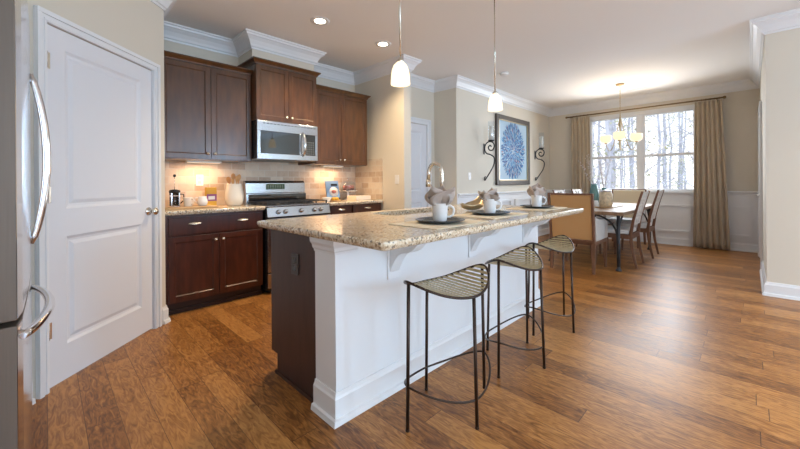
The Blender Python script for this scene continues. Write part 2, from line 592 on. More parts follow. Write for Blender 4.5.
LIVW = [(0.3 + 0.85 - 0.65, 0.3 + 0.85 + 0.65, 0.55, 2.55), (2.1 + 0.85 - 0.65, 2.1 + 0.85 + 0.65, 0.55, 2.55), (3.9 + 0.85 - 0.65, 3.9 + 0.85 + 0.65, 0.55, 2.55)]
wall('wall_living', (-0.85, -4.5), (5.055, -4.5), LIVW, t=0.12, e0=0.06, e1=0.06)
wall('wall_right', (5.055, -4.5), (5.055, -0.117), t=0.1, e1=0)
DU0, DU1 = 6.45 - 5.055, 7.42 - 5.055
wall('wall_entry', (5.055, -0.117), (7.93, -0.117), [(DU0, DU1, -0.001, 2.05)], t=0.1, e0=-0.1001, e1=0.0)
WU = lambda y: y + 0.117
wall('wall_window', (7.93, -0.117), (7.93, 3.17), [(WU(0.66), WU(2.33), 0.970, 2.40)], t=0.14, e0=0.1, e1=0.1)
wall('wall_picture', (7.93, 3.17), (4.42, 3.17), e1=0)
wall('wall_niche', (4.42, 3.17), (4.42, 3.604), t=0.06, e0=-0.0601, e1=0.06)
wall('wall_hallway', (4.42, 3.604), (3.37, 3.604), [(0.19, 0.95, -0.001, 2.045)], t=0.06)
# the short return wall between the kitchen and the hall
struct(G().box(3.24, 3.37, 3.14, 4.149, 0, H).build('wall_return', WALL))
wall('wall_kitchen', (3.37, 4.149), (0.64, 4.149), t=0.08)
wall('wall_pantry_side', (0.70, 4.149), (0.70, 3.454), t=0.06, e1=-0.02)
PA, PB = (0.70, 3.454), (-0.10, 2.654)
wall('wall_pantry', PA, PB, [(0.143, 0.989, -0.001, 2.045)], t=0.08)
wall('wall_fridge', (-0.10, 2.654), (-0.85, 2.654), t=0.06, e1=0.06)
wall('wall_left', (-0.85, 2.654), (-0.85, -4.5), [(4.15, 6.0, -0.001, 2.2)], t=0.1)
struct(G().box(1.565, 2.32, 3.77, 4.149, 2.40, H).build('wall_chase', WALL))


def sweep(name, prof, path, mat=TRIM, closed=False, kids=None, parent=None):
    """prof: (inward, z) closed polygon; path 2D, interior on the left"""
    pts = [Vector(p) for p in path]
    N = len(pts)
    rings = []
    for i, p in enumerate(pts):
        if closed:
            a, b = (p - pts[i - 1]).normalized(), (pts[(i + 1) % N] - p).normalized()
        else:
            a = (p - pts[i - 1]).normalized() if i > 0 else (pts[1] - p).normalized()
            b = (pts[i + 1] - p).normalized() if i < N - 1 else a
        na, nb = Vector((-a.y, a.x)), Vector((-b.y, b.x))
        mt = (na + nb)
        mt = mt / max(0.15, mt.dot(na))
        rings.append([(p.x + mt.x * u, p.y + mt.y * u, z) for u, z in prof])
    n = len(prof)
    g = G()
    vs = [q for r in rings for q in r]
    fs = []
    for i in range(N if closed else N - 1):
        j = (i + 1) % N
        for k in range(n):
            fs.append((i * n + k, i * n + (k + 1) % n, j * n + (k + 1) % n, j * n + k))
    if not closed:
        fs.append(list(range(n))[::-1]); fs.append([(N - 1) * n + k for k in range(n)])
    g.add(vs, fs)
    return g.build(name, mat, parent)


CROWN = [(0, H), (0, H - 0.150), (0.010, H - 0.150), (0.014, H - 0.134), (0.026, H - 0.128), (0.034, H - 0.105), (0.055, H - 0.068),
         (0.082, H - 0.040), (0.092, H - 0.036), (0.096, H - 0.018), (0.108, H - 0.012), (0.110, H)]
loop = [(-0.85, -4.5), (5.055, -4.5), (5.055, -0.117), (7.93, -0.117), (7.93, 3.17), (4.42, 3.17), (4.42, 3.604), (3.37, 3.604), (3.37, 3.14),
        (3.24, 3.14), (3.24, 4.149), (2.32, 4.149), (2.32, 3.77), (1.565, 3.77), (1.565, 4.149), (0.70, 4.149), (0.70, 3.454), (-0.10, 2.654), (-0.85, 2.654)]
struct(sweep('trim_1', CROWN, loop, closed=True))
BASE = [(0, 0), (0, 0.135), (0.008, 0.135), (0.012, 0.118), (0.018, 0.108), (0.018, 0.028), (0.030, 0.024), (0.034, 0.0)]
struct(sweep('baseboard_right', BASE, [(-0.85, -4.5), (5.055, -4.5), (5.055, -0.117), (6.34, -0.117)]))
struct(sweep('baseboard_dining', BASE, [(7.53, -0.117), (7.93, -0.117), (7.93, 3.17), (4.42, 3.17), (4.42, 3.604), (4.335, 3.604)]))
struct(sweep('baseboard_return', BASE, [(3.37, 3.604), (3.37, 3.14), (3.24, 3.14), (3.24, 3.50)]))
struct(sweep('baseboard_pantry', BASE, [(0.70, 3.50), (0.70, 3.454), (0.66, 3.414)]))
struct(sweep('baseboard_fridge', BASE, [(-0.065, 2.689), (-0.10, 2.654), (-0.85, 2.654)]))
RAIL = [(0.006, 0.905), (0.016, 0.91), (0.018, 0.93), (0.030, 0.938), (0.036, 0.95), (0.036, 0.965), (0.006, 0.970)]
wains = struct(sweep('trim_2', [(0.0005, 0.10), (0.006, 0.10), (0.006, 0.965), (0.0005, 0.965)], [(7.535, -0.117), (7.93, -0.117), (7.93, 3.17), (4.42, 3.17)]))
struct(sweep('trim_3', RAIL, [(7.535, -0.117), (7.93, -0.117), (7.93, 3.17), (4.44, 3.17)]))


def molding_rect(g, P0, d, n, u0, u1, z0, z1, w=0.034, t=0.022, off=0.006):
    def q(ua, ub, za, zb):
        vs = []
        for z in (za, zb):
            for (u, k) in ((ua, off), (ub, off), (ub, off + t), (ua, off + t)):
                vs.append(P0 + d * u + n * k + Vector((0, 0, z)))
        g.add(vs, [(0, 3, 2, 1), (4, 5, 6, 7), (0, 1, 5, 4), (1, 2, 6, 5), (2, 3, 7, 6), (3, 0, 4, 7)])
    q(u0, u1, z0, z0 + w); q(u0, u1, z1 - w, z1); q(u0, u0 + w, z0 + w, z1 - w); q(u1 - w, u1, z0 + w, z1 - w)


g = G()
fr = frame((7.93, -0.117), (7.93, 3.17))
for a, b in ((-0.02, 0.52), (0.72, 1.37), (1.53, 2.20), (2.36, 3.02)):
    molding_rect(g, fr[0], fr[1], fr[2], WU(a), WU(b), 0.23, 0.72)
fr = frame((7.93, 3.17), (4.42, 3.17))
for k in range(4):
    molding_rect(g, fr[0], fr[1], fr[2], 0.12 + k * 0.85, 0.12 + k * 0.85 + 0.70, 0.23, 0.82)
struct(g.build('trim_4', TRIM))


# ------------------------------------------------------------------ doors
def door(name, P0, P1, u0, u1, h, casing=0.09, recess=0.004, knob=None, hinge=None, lever=False, panels=((0.215, 0.845), (1.005, 1.93)), skin=DOORW):
    P, d, n, _ = frame(P0, P1)

    def put(g, ua, ub, ka, kb, za, zb):
        vs = []
        for z in (za, zb):
            for (u, k) in ((ua, ka), (ub, ka), (ub, kb), (ua, kb)):
                vs.append(P + d * u + n * k + Vector((0, 0, z)))
        g.add(vs, [(0, 3, 2, 1), (4, 5, 6, 7), (0, 1, 5, 4), (1, 2, 6, 5), (2, 3, 7, 6), (3, 0, 4, 7)])
    g = G()
    a, b = u0 + 0.004, u1 - 0.004
    f = -recess
    bk = f - 0.035
    st = 0.118
    zb, zt = 0.012, h - 0.004
    put(g, a, a + st, bk, f, zb, zt); put(g, b - st, b, bk, f, zb, zt)
    zs = [zb] + [q for p in panels for q in p] + [zt]
    for i in range(0, len(zs), 2):
        put(g, a + st, b - st, bk, f, zs[i], zs[i + 1])
    for (z0, z1) in panels:
        pa, pb = a + st, b - st
        # sloped border then raised field
        def ring(ins, k):
            return [P + d * (pa + ins) + n * k + Vector((0, 0, z0 + ins)), P + d * (pb - ins) + n * k + Vector((0, 0, z0 + ins)),
                    P + d * (pb - ins) + n * k + Vector((0, 0, z1 - ins)), P + d * (pa + ins) + n * k + Vector((0, 0, z1 - ins))]
        rs = [ring(0, f), ring(0.016, f - 0.010), ring(0.030, f - 0.012), ring(0.052, f - 0.004)]
        vs = [q for r in rs for q in r]
        fs = [(i * 4 + k, i * 4 + (k + 1) % 4, i * 4 + 4 + (k + 1) % 4, i * 4 + 4 + k) for i in range(3) for k in range(4)]
        fs.append((12, 13, 14, 15))
        g.add(vs, fs)
    o = struct(g.build(name, skin))
    # casing: stepped profile
    g = G()
    for (ua, ub, za, zb_) in ((u0 - casing, u0, 0, h), (u1, u1 + casing, 0, h), (u0 - casing, u1 + casing, h, h + casing)):
        put(g, ua, ub, 0.0, 0.016, za, zb_)
    c = 0.026
    put(g, u0 - casing, u0 - casing + c, 0.016, 0.026, 0, h + casing - c); put(g, u1 + casing - c, u1 + casing, 0.016, 0.026, 0, h + casing - c)
    put(g, u0 - casing, u1 + casing, 0.016, 0.026, h + casing - c, h + casing)
    put(g, u0 - 0.020, u0 - 0.006, 0.016, 0.020, 0, h + 0.006); put(g, u1 + 0.006, u1 + 0.020, 0.016, 0.020, 0, h + 0.006)
    put(g, u0 - 0.020, u1 + 0.020, 0.016, 0.020, h + 0.006, h + 0.020)
    g.build('casing', TRIM, o, bevel=0.003)
    # jamb
    g = G()
    for ua, ub in ((u0 - 0.002, u0 + 0.002), (u1 - 0.002, u1 + 0.002)):
        put(g, ua, ub, -0.07, 0.0, 0, h)
    g.build('jamb', TRIM, o)
    if hinge is not None:
        for z in (0.33, 1.09, 1.84):
            g = G()
            s_ = 1 if hinge == u1 else -1
            put(g, hinge - s_ * 0.030, hinge + s_ * 0.004, f + 0.0004, f + 0.004, z - 0.045, z + 0.045)
            c0 = P + d * (hinge) + n * (0.010) + Vector((0, 0, z))
            g.cyl(c0 - Vector((0, 0, 0.045)), c0 + Vector((0, 0, 0.045)), 0.006, 10)
            hg = g.build('hinge', NICKEL, o)
            hg['label'] = 'satin nickel hinge'
    if knob is not None:
        ku, kz = knob
        c0 = P + d * ku + n * f + Vector((0, 0, kz))
        g = G()
        R = Matrix((( *(-d.xy), 0), (0, 0, 1), (0, 0, 0)))
        axis = n
        rot = Vector((0, 0, 1)).rotation_difference(axis).to_matrix().to_4x4()
        mt = Matrix.Translation(c0) @ rot
        if lever:
            g.lathe([(0.028, 0), (0.028, 0.008), (0.010, 0.012), (0.010, 0.045)], n=16).xf(mt)
            side = -d if ku > (u0 + u1) / 2 else d
            g2 = G().tube([c0 + n * 0.045, c0 + n * 0.047 + side * 0.03, c0 + n * 0.045 + side * 0.11], 0.009, 8)
            g.add(g2.v, g2.f, 0, True)
        else:
            g.lathe([(0.031, 0), (0.031, 0.006), (0.012, 0.012), (0.011, 0.032), (0.020, 0.038), (0.028, 0.048), (0.028, 0.060), (0.018, 0.069), (0, 0.071)], n=20).xf(mt)
        g.build('knob' if not lever else 'lever_handle', NICKEL, o)
    return o


door('door_1', PA, PB, 0.143, 0.989, 2.045, knob=(0.190, 0.935), hinge=0.989, casing=0.062)
door('door_2', (4.42, 3.604), (3.37, 3.604), 0.19, 0.95, 2.045, knob=(0.87, 0.93), casing=0.085)
door('door_3', (5.055, -0.117), (7.93, -0.117), DU0, DU1, 2.05, knob=(DU1 - 0.07, 0.93), hinge=DU0, lever=True)
# unseen glazed patio door, added behind the camera as a daylight source
g = G()
for ya, yb in ((-3.34, -3.26), (-2.46, -2.38), (-1.56, -1.50)):
    g.box(-0.90, -0.86, ya, yb, 0, 2.2)
g.box(-0.90, -0.86, -3.34, -1.5, 2.1, 2.2); g.box(-0.90, -0.86, -3.34, -1.5, 0, 0.12)
pd = struct(g.build('door_4', TRIM))
G().box(-0.885, -0.88, -3.26, -1.56, 0.12, 2.1).build('pane', PANE, pd)

# ------------------------------------------------------------------ windows
g = G()
X0 = 7.912
Y0, Y1, Z0, Z1 = 0.66, 2.33, 0.970, 2.40
cw = 0.085
g.box(X0, 7.93, Y0 - cw, Y0, Z0 + 0.0001, Z1 + 0.065); g.box(X0, 7.93, Y1, Y1 + cw, Z0 + 0.0001, Z1 + 0.065)
g.box(X0, 7.93, Y0, Y1, Z1, Z1 + 0.065)
g.box(7.885, 7.93, Y0 - cw - 0.02, Y1 + cw + 0.02, Z0 - 0.045, Z0 - 0.0205)
g.box(X0, 7.93, Y0 - cw, Y1 + cw, Z0 - 0.0205, Z0)
win = struct(g.build('window_1', TRIM, bevel=0.004))
g = G()
ym = 1.462
g.box(7.925, 8.02, ym - 0.038, ym + 0.038, Z0, Z1)
for a, b in ((Y0, ym - 0.038), (ym + 0.038, Y1)):
    g.box(7.93, 8.02, a, a + 0.02, Z0, Z1); g.box(7.93, 8.02, b - 0.02, b, Z0, Z1)
    g.box(7.93, 8.02, a + 0.02, b - 0.02, Z1 - 0.025, Z1); g.box(7.93, 8.02, a + 0.02, b - 0.02, Z0, Z0 + 0.025)
    zm = 1.62
    g.box(7.945, 8.0, a + 0.02, b - 0.02, zm - 0.022, zm + 0.022)
    for yy in (a + 0.02, b - 0.032):
        g.box(7.95, 7.99, yy, yy + 0.012, Z0 + 0.025, Z1 - 0.025)
g.build('sash_frame', TRIM, win, bevel=0.003)
for a, b in ((Y0 + 0.032, ym - 0.070), (ym + 0.070, Y1 - 0.032)):
    for z0, z1 in ((Z0 + 0.025, 1.598), (1.642, Z1 - 0.025)):
        G().box(7.968, 7.972, a, b, z0, z1).build('pane', PANE, win)
for i, h_ in enumerate(LIVW):  # living room windows behind the camera, added unseen to let daylight in
    xa, xb = h_[0] - 0.85, h_[1] - 0.85
    g = G()
    g.box(xa - 0.085, xa, -4.5, -4.482, 0.53, 2.63); g.box(xb, xb + 0.085, -4.5, -4.482, 0.53, 2.63)
    g.box(xa, xb, -4.5, -4.482, 2.55, 2.63); g.box(xa - 0.1, xb + 0.1, -4.5, -4.46, 0.51, 0.549)
    g.box(xa, xb, -4.58, -4.53, 1.52, 1.57)
    for q in (xa, xb - 0.04): g.box(q, q + 0.04, -4.58, -4.53, 0.55, 2.55)
    ww = struct(g.build('window_%d' % (i + 2), TRIM))
    G().box(xa + 0.04, xb - 0.04, -4.558, -4.553, 0.56, 2.54).build('pane', PANE, ww)

# backsplash and socket plates
bs = struct(G().box(0.70, 3.2395, 4.139, 4.1489, 0.915, 1.60).build('wall_tile_back', TILE))
bs = struct(G().box(3.230, 3.2395, 3.545, 4.139, 0.915, 1.475).build('wall_tile_return', TILE))

# ------------------------------------------------------------------ cabinetry helpers
def shaker(g, x0, x1, z0, z1, yf, t=0.020, st=0.048, rec=0.006, s=-1):
    """a framed door leaf facing s*Y with front plane yf"""
    yb = yf - s * t
    g.box(x0, x0 + st, yf, yb, z0, z1); g.box(x1 - st, x1, yf, yb, z0, z1)
    g.box(x0 + st, x1 - st, yf, yb, z0, z0 + st); g.box(x0 + st, x1 - st, yf, yb, z1 - st, z1)
    yp = yf - s * rec
    # bevelled step
    e = 0.006
    a = [(x0 + st, yf, z0 + st), (x1 - st, yf, z0 + st), (x1 - st, yf, z1 - st), (x0 + st, yf, z1 - st)]
    b = [(x0 + st + e, yp, z0 + st + e), (x1 - st - e, yp, z0 + st + e), (x1 - st - e, yp, z1 - st - e), (x0 + st + e, yp, z1 - st - e)]
    g.add(a + b, [(0, 1, 5, 4), (1, 2, 6, 5), (2, 3, 7, 6), (3, 0, 4, 7), (4, 5, 6, 7)])
    g.box(x0 + st, x1 - st, yp - s * 0.002, yb, z0 + st, z1 - st)


def knob(parent, x, y, z, s=-1):
    g = G().lathe([(0.006, 0), (0.005, 0.010), (0.013, 0.014), (0.015, 0.020), (0.011, 0.026), (0, 0.028)], n=14)
    g.xf(Matrix.Translation((x, y, z)) @ Matrix.Rotation(PI / 2 * (1 if s < 0 else -1), 4, 'X'))
    o = g.build('knob', NICKEL, parent, world=True)
    o['label'] = 'satin nickel knob'
    return o


def cup_pull(parent, x, y, z):
    g = G()

    def f(u, v):
        a = PI * u
        b = v * PI * 0.5
        return (x - 0.056 * math.cos(a) * (0.55 + 0.45 * math.cos(b) ** 0.5 if b < 1.57 else 0.55), y - 0.003 - 0.024 * math.sin(a) ** 0.6 * math.sin(b) if False else y - 0.001 - 0.030 * math.sin(b) * math.sin(a) ** 0.5, z + 0.026 * math.cos(b) * math.sin(a) ** 0.5 - 0.004)
    g.grid(f, 16, 8)
    o = g.build('cup_pull', NICKEL, parent, world=True, solid=0.0015)
    o['label'] = 'satin nickel cup pull'
    return o


def cab_crown(g, x0, x1, yf, z, h=0.052, ov=0.038, yb=4.13, left=True, right=True):
    prof = [(0, z), (0.006, z), (0.010, z + 0.012), (ov * 0.55, z + h * 0.5), (ov * 0.92, z + h * 0.74), (ov, z + h * 0.8), (ov, z + h), (0, z + h)]
    pts = []
    # path with outside on the right-hand when going from left-back to front ... outward offsets
    path = [Vector((x0, yb)), Vector((x0, yf)), Vector((x1, yf)), Vector((x1, yb))]
    if not left: path = path[1:]
    if not right: path = path[:-1]
    N = len(path)
    rings = []
    for i, p in enumerate(path):
        a = (p - path[i - 1]).normalized() if i > 0 else (path[1] - p).normalized()
        b = (path[i + 1] - p).normalized() if i < N - 1 else a
        na, nb = Vector((a.y, -a.x)), Vector((b.y, -b.x))
        mt = na + nb; mt = mt / mt.dot(na)
        rings.append([(p.x + mt.x * u, p.y + mt.y * u, zz) for u, zz in prof])
    n = len(prof)
    fs = [(i * n + k, i * n + (k + 1) % n, (i + 1) * n + (k + 1) % n, (i + 1) * n + k) for i in range(N - 1) for k in range(n)]
    fs.append(list(range(n))[::-1]); fs.append([(N - 1) * n + k for k in range(n)])
    g.add([q for r in rings for q in r], fs)
    g.box(x0, x1, yf, yb, z + 0.001, z + h * 0.8)


def upper_cabinet(label, x0, x1, yf, z0, z1, split, left=True, right=True, knobz=0.06, light=True, ch=0.052):
    t = thing('wall_cabinet', label, 'cabinet', (x0, yf, z0), group='dark cherry wall cabinets')
    G().box(x0, x1, yf + 0.020, 4.138, z0, z1).build('body', UPPER, t, world=True)
    for a, b, kx in ((x0 + 0.004, split - 0.0015, split - 0.032), (split + 0.0015, x1 - 0.004, split + 0.032)):
        g = G(); shaker(g, a, b, z0 + 0.006, z1 - 0.004, yf)
        d = g.build('door', UPPER, t, world=True, bevel=0.0015, seg=1)
        knob(d, kx, yf, z0 + knobz)
    g = G(); cab_crown(g, x0, x1, yf + 0.004, z1, left=left, right=right, h=ch)
    g.build('crown_molding', UPPER, t, world=True)
    return t


upper_cabinet('dark cherry two door wall cabinet beside the pantry door, left of the microwave', 0.715, 1.535, 3.72, 1.38, 2.285, 1.14, left=False, right=False)
upper_cabinet('short raised dark cherry wall cabinet right above the microwave', 1.538, 2.262, 3.62, 1.812, 2.395, 1.905, knobz=0.055)
upper_cabinet('dark cherry two door wall cabinet right of the microwave, above the cake dome', 2.300, 3.115, 3.72, 1.38, 2.285, 2.685, left=False, right=True)
for x, nm in ((1.15, 'slim light fixture under the left wall cabinet beside the pantry'), (2.72, 'slim light fixture under the wall cabinet right of the microwave')):
    t = thing('under_cabinet_light', nm, 'light', (x, 3.98, 1.36), group='under cabinet lights')
    G().box(x - 0.16, x + 0.16, 3.95, 4.01, 1.362, 1.3795).build('housing', PLASTW, t, world=True)
    G().box(x - 0.15, x + 0.15, 3.965, 3.995, 1.360, 1.3625).build('lens', SHADE, t, world=True)
    area('under_cabinet_lamp', (x, 3.98, 1.350), (0, 0.05, -1), 0.3, 0.05, 1.7, (1.0, 0.62, 0.34))


def toe(g, x0, x1, yf):
    g.box(x0, x1, yf + 0.08, yf + 0.55, 0.0, 0.10)


# left base cabinet
YB = 3.55
t = thing('base_cabinet', 'dark cherry base cabinet between the pantry door and the range', 'cabinet', (1.15, YB, 0), group='dark cherry base cabinets')
g = G(); g.box(0.715, 1.578, YB + 0.02, 4.138, 0.10, 0.873)
g.build('body', CHERRY, t, world=True)
g = G(); g.box(0.715, 1.578, YB + 0.07, 4.138, 0, 0.0995); g.box(0.715, 1.578, YB + 0.052, YB + 0.07, 0, 0.035)
g.build('toe_kick', TOEK, t, world=True)
g = G(); g.box(0.745, 1.562, YB, YB + 0.02, 0.695, 0.850)
d = g.build('drawer', CHERRY, t, world=True, bevel=0.004)
cup_pull(d, 0.948, YB, 0.785); cup_pull(d, 1.372, YB, 0.785)
for a, b, kx in ((0.745, 1.148, 1.118), (1.153, 1.562, 1.184)):
    g = G(); shaker(g, a, b, 0.115, 0.680, YB)
    d = g.build('door', CHERRY, t, world=True, bevel=0.0015, seg=1)
    knob(d, kx, YB, 0.628)
# right base cabinets (two units)
for a, b, lb in ((2.395, 2.715, 'narrow dark cherry base cabinet just right of the range'), (2.719, 3.222, 'dark cherry base cabinet against the return wall, right end of the run')):
    t = thing('base_cabinet', lb, 'cabinet', ((a + b) / 2, YB, 0), group='dark cherry base cabinets')
    G().box(a, b, YB + 0.02, 4.138, 0.10, 0.873).build('body', CHERRY, t, world=True)
    G().box(a, b, YB + 0.07, 4.138, 0, 0.0995).build('toe_kick', TOEK, t, world=True)
    dr = G().box(a + 0.012, b - 0.012, YB, YB + 0.02, 0.735, 0.862).build('drawer', CHERRY, t, world=True, bevel=0.004)
    cup_pull(dr, (a + b) / 2, YB, 0.815)
    g = G(); shaker(g, a + 0.012, b - 0.012, 0.115, 0.72, YB)
    d = g.build('door', CHERRY, t, world=True, bevel=0.0015, seg=1)
    knob(d, b - 0.045, YB, 0.66)


def counter(name, x0, x1, y0, y1, z0, z1, label, hole=None, rad=0.02, corner=0.0, ogee=0.010):
    """slab with an eased edge, optional rectangular opening"""
    def rr(ins):
        X0, X1, Y0_, Y1_ = x0 + ins, x1 - ins, y0 + ins, y1 - ins
        r = max(rad - ins, 0.002)
        pts = []
        for cx, cy, a0 in ((X1 - r, Y0_ + r, -PI / 2), (X1 - r, Y1_ - r, 0), (X0 + r, Y1_ - r, PI / 2), (X0 + r, Y0_ + r, PI)):
            for k in range(7):
                a = a0 + k / 6 * PI / 2
                pts.append((cx + r * math.cos(a), cy + r * math.sin(a)))
        return pts
    prof = [(ogee * 1.6, z0), (ogee * 0.9, z0 + 0.004), (ogee * 0.5, z0 + 0.014), (0.0, z0 + 0.020), (0.0, z1 - 0.008), (0.0025, z1 - 0.003), (0.007, z1)]
    bm = bmesh.new()
    rings = []
    for ins, z in prof:
        rings.append([bm.verts.new((x, y, z)) for x, y in rr(ins)])
    n = len(rings[0])
    for a, b in zip(rings, rings[1:]):
        for k in range(n):
            f = bm.faces.new((a[k], a[(k + 1) % n], b[(k + 1) % n], b[k])); f.smooth = True
    bm.edges.ensure_lookup_table()
    tops = []
    if hole:
        hx0, hx1, hy0, hy1 = hole
        hp = [(hx0, hy0), (hx1, hy0), (hx1, hy1), (hx0, hy1)]
        ht = [bm.verts.new((x, y, z1)) for x, y in hp]; hb = [bm.verts.new((x, y, z0)) for x, y in hp]
        for k in range(4):
            bm.faces.new((ht[k], hb[k], hb[(k + 1) % 4], ht[(k + 1) % 4]))
        for ring, hh in ((rings[-1], ht), (rings[0], hb)):
            es = [bm.edges.get((ring[k], ring[(k + 1) % n])) for k in range(n)] + [bm.edges.get((hh[k], hh[(k + 1) % 4])) for k in range(4)]
            bmesh.ops.triangle_fill(bm, edges=es, use_beauty=True)
    else:
        bm.faces.new(rings[-1]); bm.faces.new(rings[0][::-1])
    bmesh.ops.recalc_face_normals(bm, faces=bm.faces)
    me = bpy.data.meshes.new(name); bm.to_mesh(me); bm.free()
    me.materials.append(GRAN)
    o = bpy.data.objects.new(name, me); COL.objects.link(o)
    tag(o, label, 'countertop')
    return o


counter('granite_countertop', 0.702, 1.588, 3.52, 4.137, 0.874, 0.914, 'speckled granite countertop left of the range, under the white crock', rad=0.006)
counter('granite_countertop', 2.372, 3.228, 3.52, 4.137, 0.874, 0.914, 'speckled granite countertop right of the range, in the kitchen corner', rad=0.006)

# ------------------------------------------------------------------ range
t = thing('gas_range', 'stainless steel gas range with black grates between the base cabinets', 'stove', (1.98, 3.5, 0))
RX0, RX1 = 1.598, 2.362
G().box(RX0, RX1, 3.545, 4.12, 0.03, 0.900).build('body', BLACK, t, world=True, bevel=0.004)
G().box(RX0 + 0.03, RX1 - 0.03, 3.62, 4.1, 0.0, 0.0295).build('base', BLACK, t, world=True)
g = G()
g.prism([(3.500, 0.795), (3.545, 0.795), (3.545, 0.895), (3.520, 0.895)], lambda p, x: (x, p[0], p[1]), RX0 + 0.002, RX1 - 0.002)
cp = g.build('control_panel', STEEL, t, world=True, bevel=0.003)
for i, x in enumerate((1.72, 1.80, 1.985, 2.15, 2.235)):
    g = G().lathe([(0.024, 0), (0.024, 0.006), (0.018, 0.010), (0.019, 0.028), (0.012, 0.032), (0, 0.033)], n=18)
    g.xf(Matrix.Translation((x, 3.510, 0.845)) @ Matrix.Rotation(PI / 2 - 0.19, 4, 'X'))
    g.build('knob', STEEL, t, world=True)
g = G().box(RX0 + 0.006, RX1 - 0.006, 3.505, 3.5445, 0.225, 0.780)
dd = g.build('oven_door', STEEL, t, world=True, bevel=0.004)
G().box(RX0 + 0.13, RX1 - 0.13, 3.5022, 3.506, 0.36, 0.64).build('window', BLKGL, dd, world=True)
g = G().tube([(RX0 + 0.06, 3.46, 0.735), (RX1 - 0.06, 3.46, 0.735)], 0.012, 12)
for x in (RX0 + 0.08, RX1 - 0.08): g.cyl((x, 3.46, 0.735), (x, 3.506, 0.735), 0.008, 8)
g.build('handle', STEEL, dd, world=True)
G().box(RX0 + 0.006, RX1 - 0.006, 3.508, 3.5445, 0.06, 0.215).build('drawer', STEEL, t, world=True, bevel=0.004)
g = G().box(RX0, RX1, 3.525, 4.02, 0.900, 0.914)
g.build('cooktop', STEEL, t, world=True, bevel=0.003)
# burners and grates
for bx in (1.78, 2.18):
    for by in (3.66, 3.88):
        G().lathe([(0.055, 0), (0.055, 0.006), (0.035, 0.010), (0.038, 0.018), (0.030, 0.022), (0, 0.022)], (bx, by, 0.914), 18).build('burner', IRON, t, world=True)
for gx0, gx1 in ((RX0 + 0.015, 1.852), (1.858, 2.102), (2.108, RX1 - 0.015)):
    g = G()
    zt = 0.948
    for x in (gx0 + 0.006, gx1 - 0.006, (gx0 + gx1) / 2): g.box(x - 0.006, x + 0.006, 3.545, 4.005, zt - 0.012, zt)
    for y in (3.551, 3.66, 3.775, 3.89, 3.999): g.box(gx0, gx1, y - 0.006, y + 0.006, zt - 0.011, zt - 0.001)
    for x in (gx0 + 0.008, gx1 - 0.008):
        for y in (3.553, 3.775, 3.997): g.box(x - 0.007, x + 0.007, y - 0.007, y + 0.007, 0.9145, zt - 0.005)
    g.build('grate', IRON, t, world=True)
g = G()
g.prism([(4.020, 0.900), (4.12, 0.900), (4.12, 1.178), (4.070, 1.178), (4.040, 1.150), (4.040, 1.035), (4.028, 1.030), (4.028, 0.915)], lambda p, x: (x, p[0], p[1]), RX0 - 0.005, RX1 - 0.025)
bg = g.build('backguard', STEEL, t, world=True, bevel=0.003)
G().box(RX0 + 0.02, RX1 - 0.02, 4.021, 4.029, 0.925, 1.020).build('lower_panel', BLKGL, bg, world=True)
G().box(1.83, 2.06, 4.034, 4.0405, 1.075, 1.140).build('display', DISPL, bg, world=True)
g = G()
for i in range(7):
    for j in range(3): g.box(1.845 + i * 0.03, 1.860 + i * 0.03, 4.0315, 4.0345, 1.085 + j * 0.017, 1.093 + j * 0.017)
g.build('buttons', base('button_grey', (0.25, 0.26, 0.22), 0.5), bg, world=True)

# ------------------------------------------------------------------ microwave
t = thing('microwave', 'stainless over-the-range microwave with dark window and curved handle', 'microwave', (1.9, 3.6, 1.4))
MX0, MX1 = 1.542, 2.256
G().box(MX0, MX1, 3.635, 4.13, 1.405, 1.809).build('body', BLACK, t, world=True)
g = G()
g.box(MX0, MX1, 3.600, 3.634, 1.405, 1.462); g.box(MX0, MX1, 3.600, 3.634, 1.700, 1.806)
g.box(MX0, MX0 + 0.032, 3.600, 3.634, 1.462, 1.700); g.box(MX1 - 0.03, MX1, 3.600, 3.634, 1.462, 1.700)
g.box(2.024, 2.096, 3.600, 3.634, 1.462, 1.700)
g.build('door', STEEL, t, world=True, bevel=0.002)
G().box(MX0 + 0.032, 2.024, 3.604, 3.634, 1.462, 1.700).build('window', BLKGL, t, world=True)
g = G().box(2.096, MX1 - 0.03, 3.604, 3.634, 1.462, 1.700)
cpn = g.build('control_panel', BLKGL, t, world=True)
g = G()
for i in range(4):
    for j in range(6): g.box(2.108 + i * 0.028, 2.126 + i * 0.028, 3.6025, 3.6042, 1.475 + j * 0.026, 1.490 + j * 0.026)
g.build('buttons', base('button_dark', (0.10, 0.11, 0.11), 0.5), cpn, world=True)
G().tube([(2.062, 3.602, 1.455), (2.062, 3.575, 1.475), (2.062, 3.556, 1.52), (2.062, 3.552, 1.585), (2.062, 3.556, 1.65), (2.062, 3.575, 1.695), (2.062, 3.602, 1.715)], [0.011, 0.014, 0.016, 0.016, 0.016, 0.014, 0.011], 12).build('handle', CHROME, t, world=True)
g = G()
for k in range(16): g.box(MX0 + 0.06 + k * 0.04, MX0 + 0.085 + k * 0.04, 3.5985, 3.6005, 1.776, 1.782)
g.build('vent_slots', BLACK, t, world=True)

# ------------------------------------------------------------------ refrigerator
t = thing('refrigerator', 'stainless steel refrigerator at the left edge, beside the pantry door', 'refrigerator', (-0.041, 1.3, 0), rz=math.radians(-0.05))
FW, FD = 0.91, 0.78    # local: +x out of the face, y along the face
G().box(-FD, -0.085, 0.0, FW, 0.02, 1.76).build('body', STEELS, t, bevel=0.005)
G().box(-FD + 0.03, -0.11, 0.03, FW - 0.03, 0.0, 0.0195).build('base', BLACK, t)


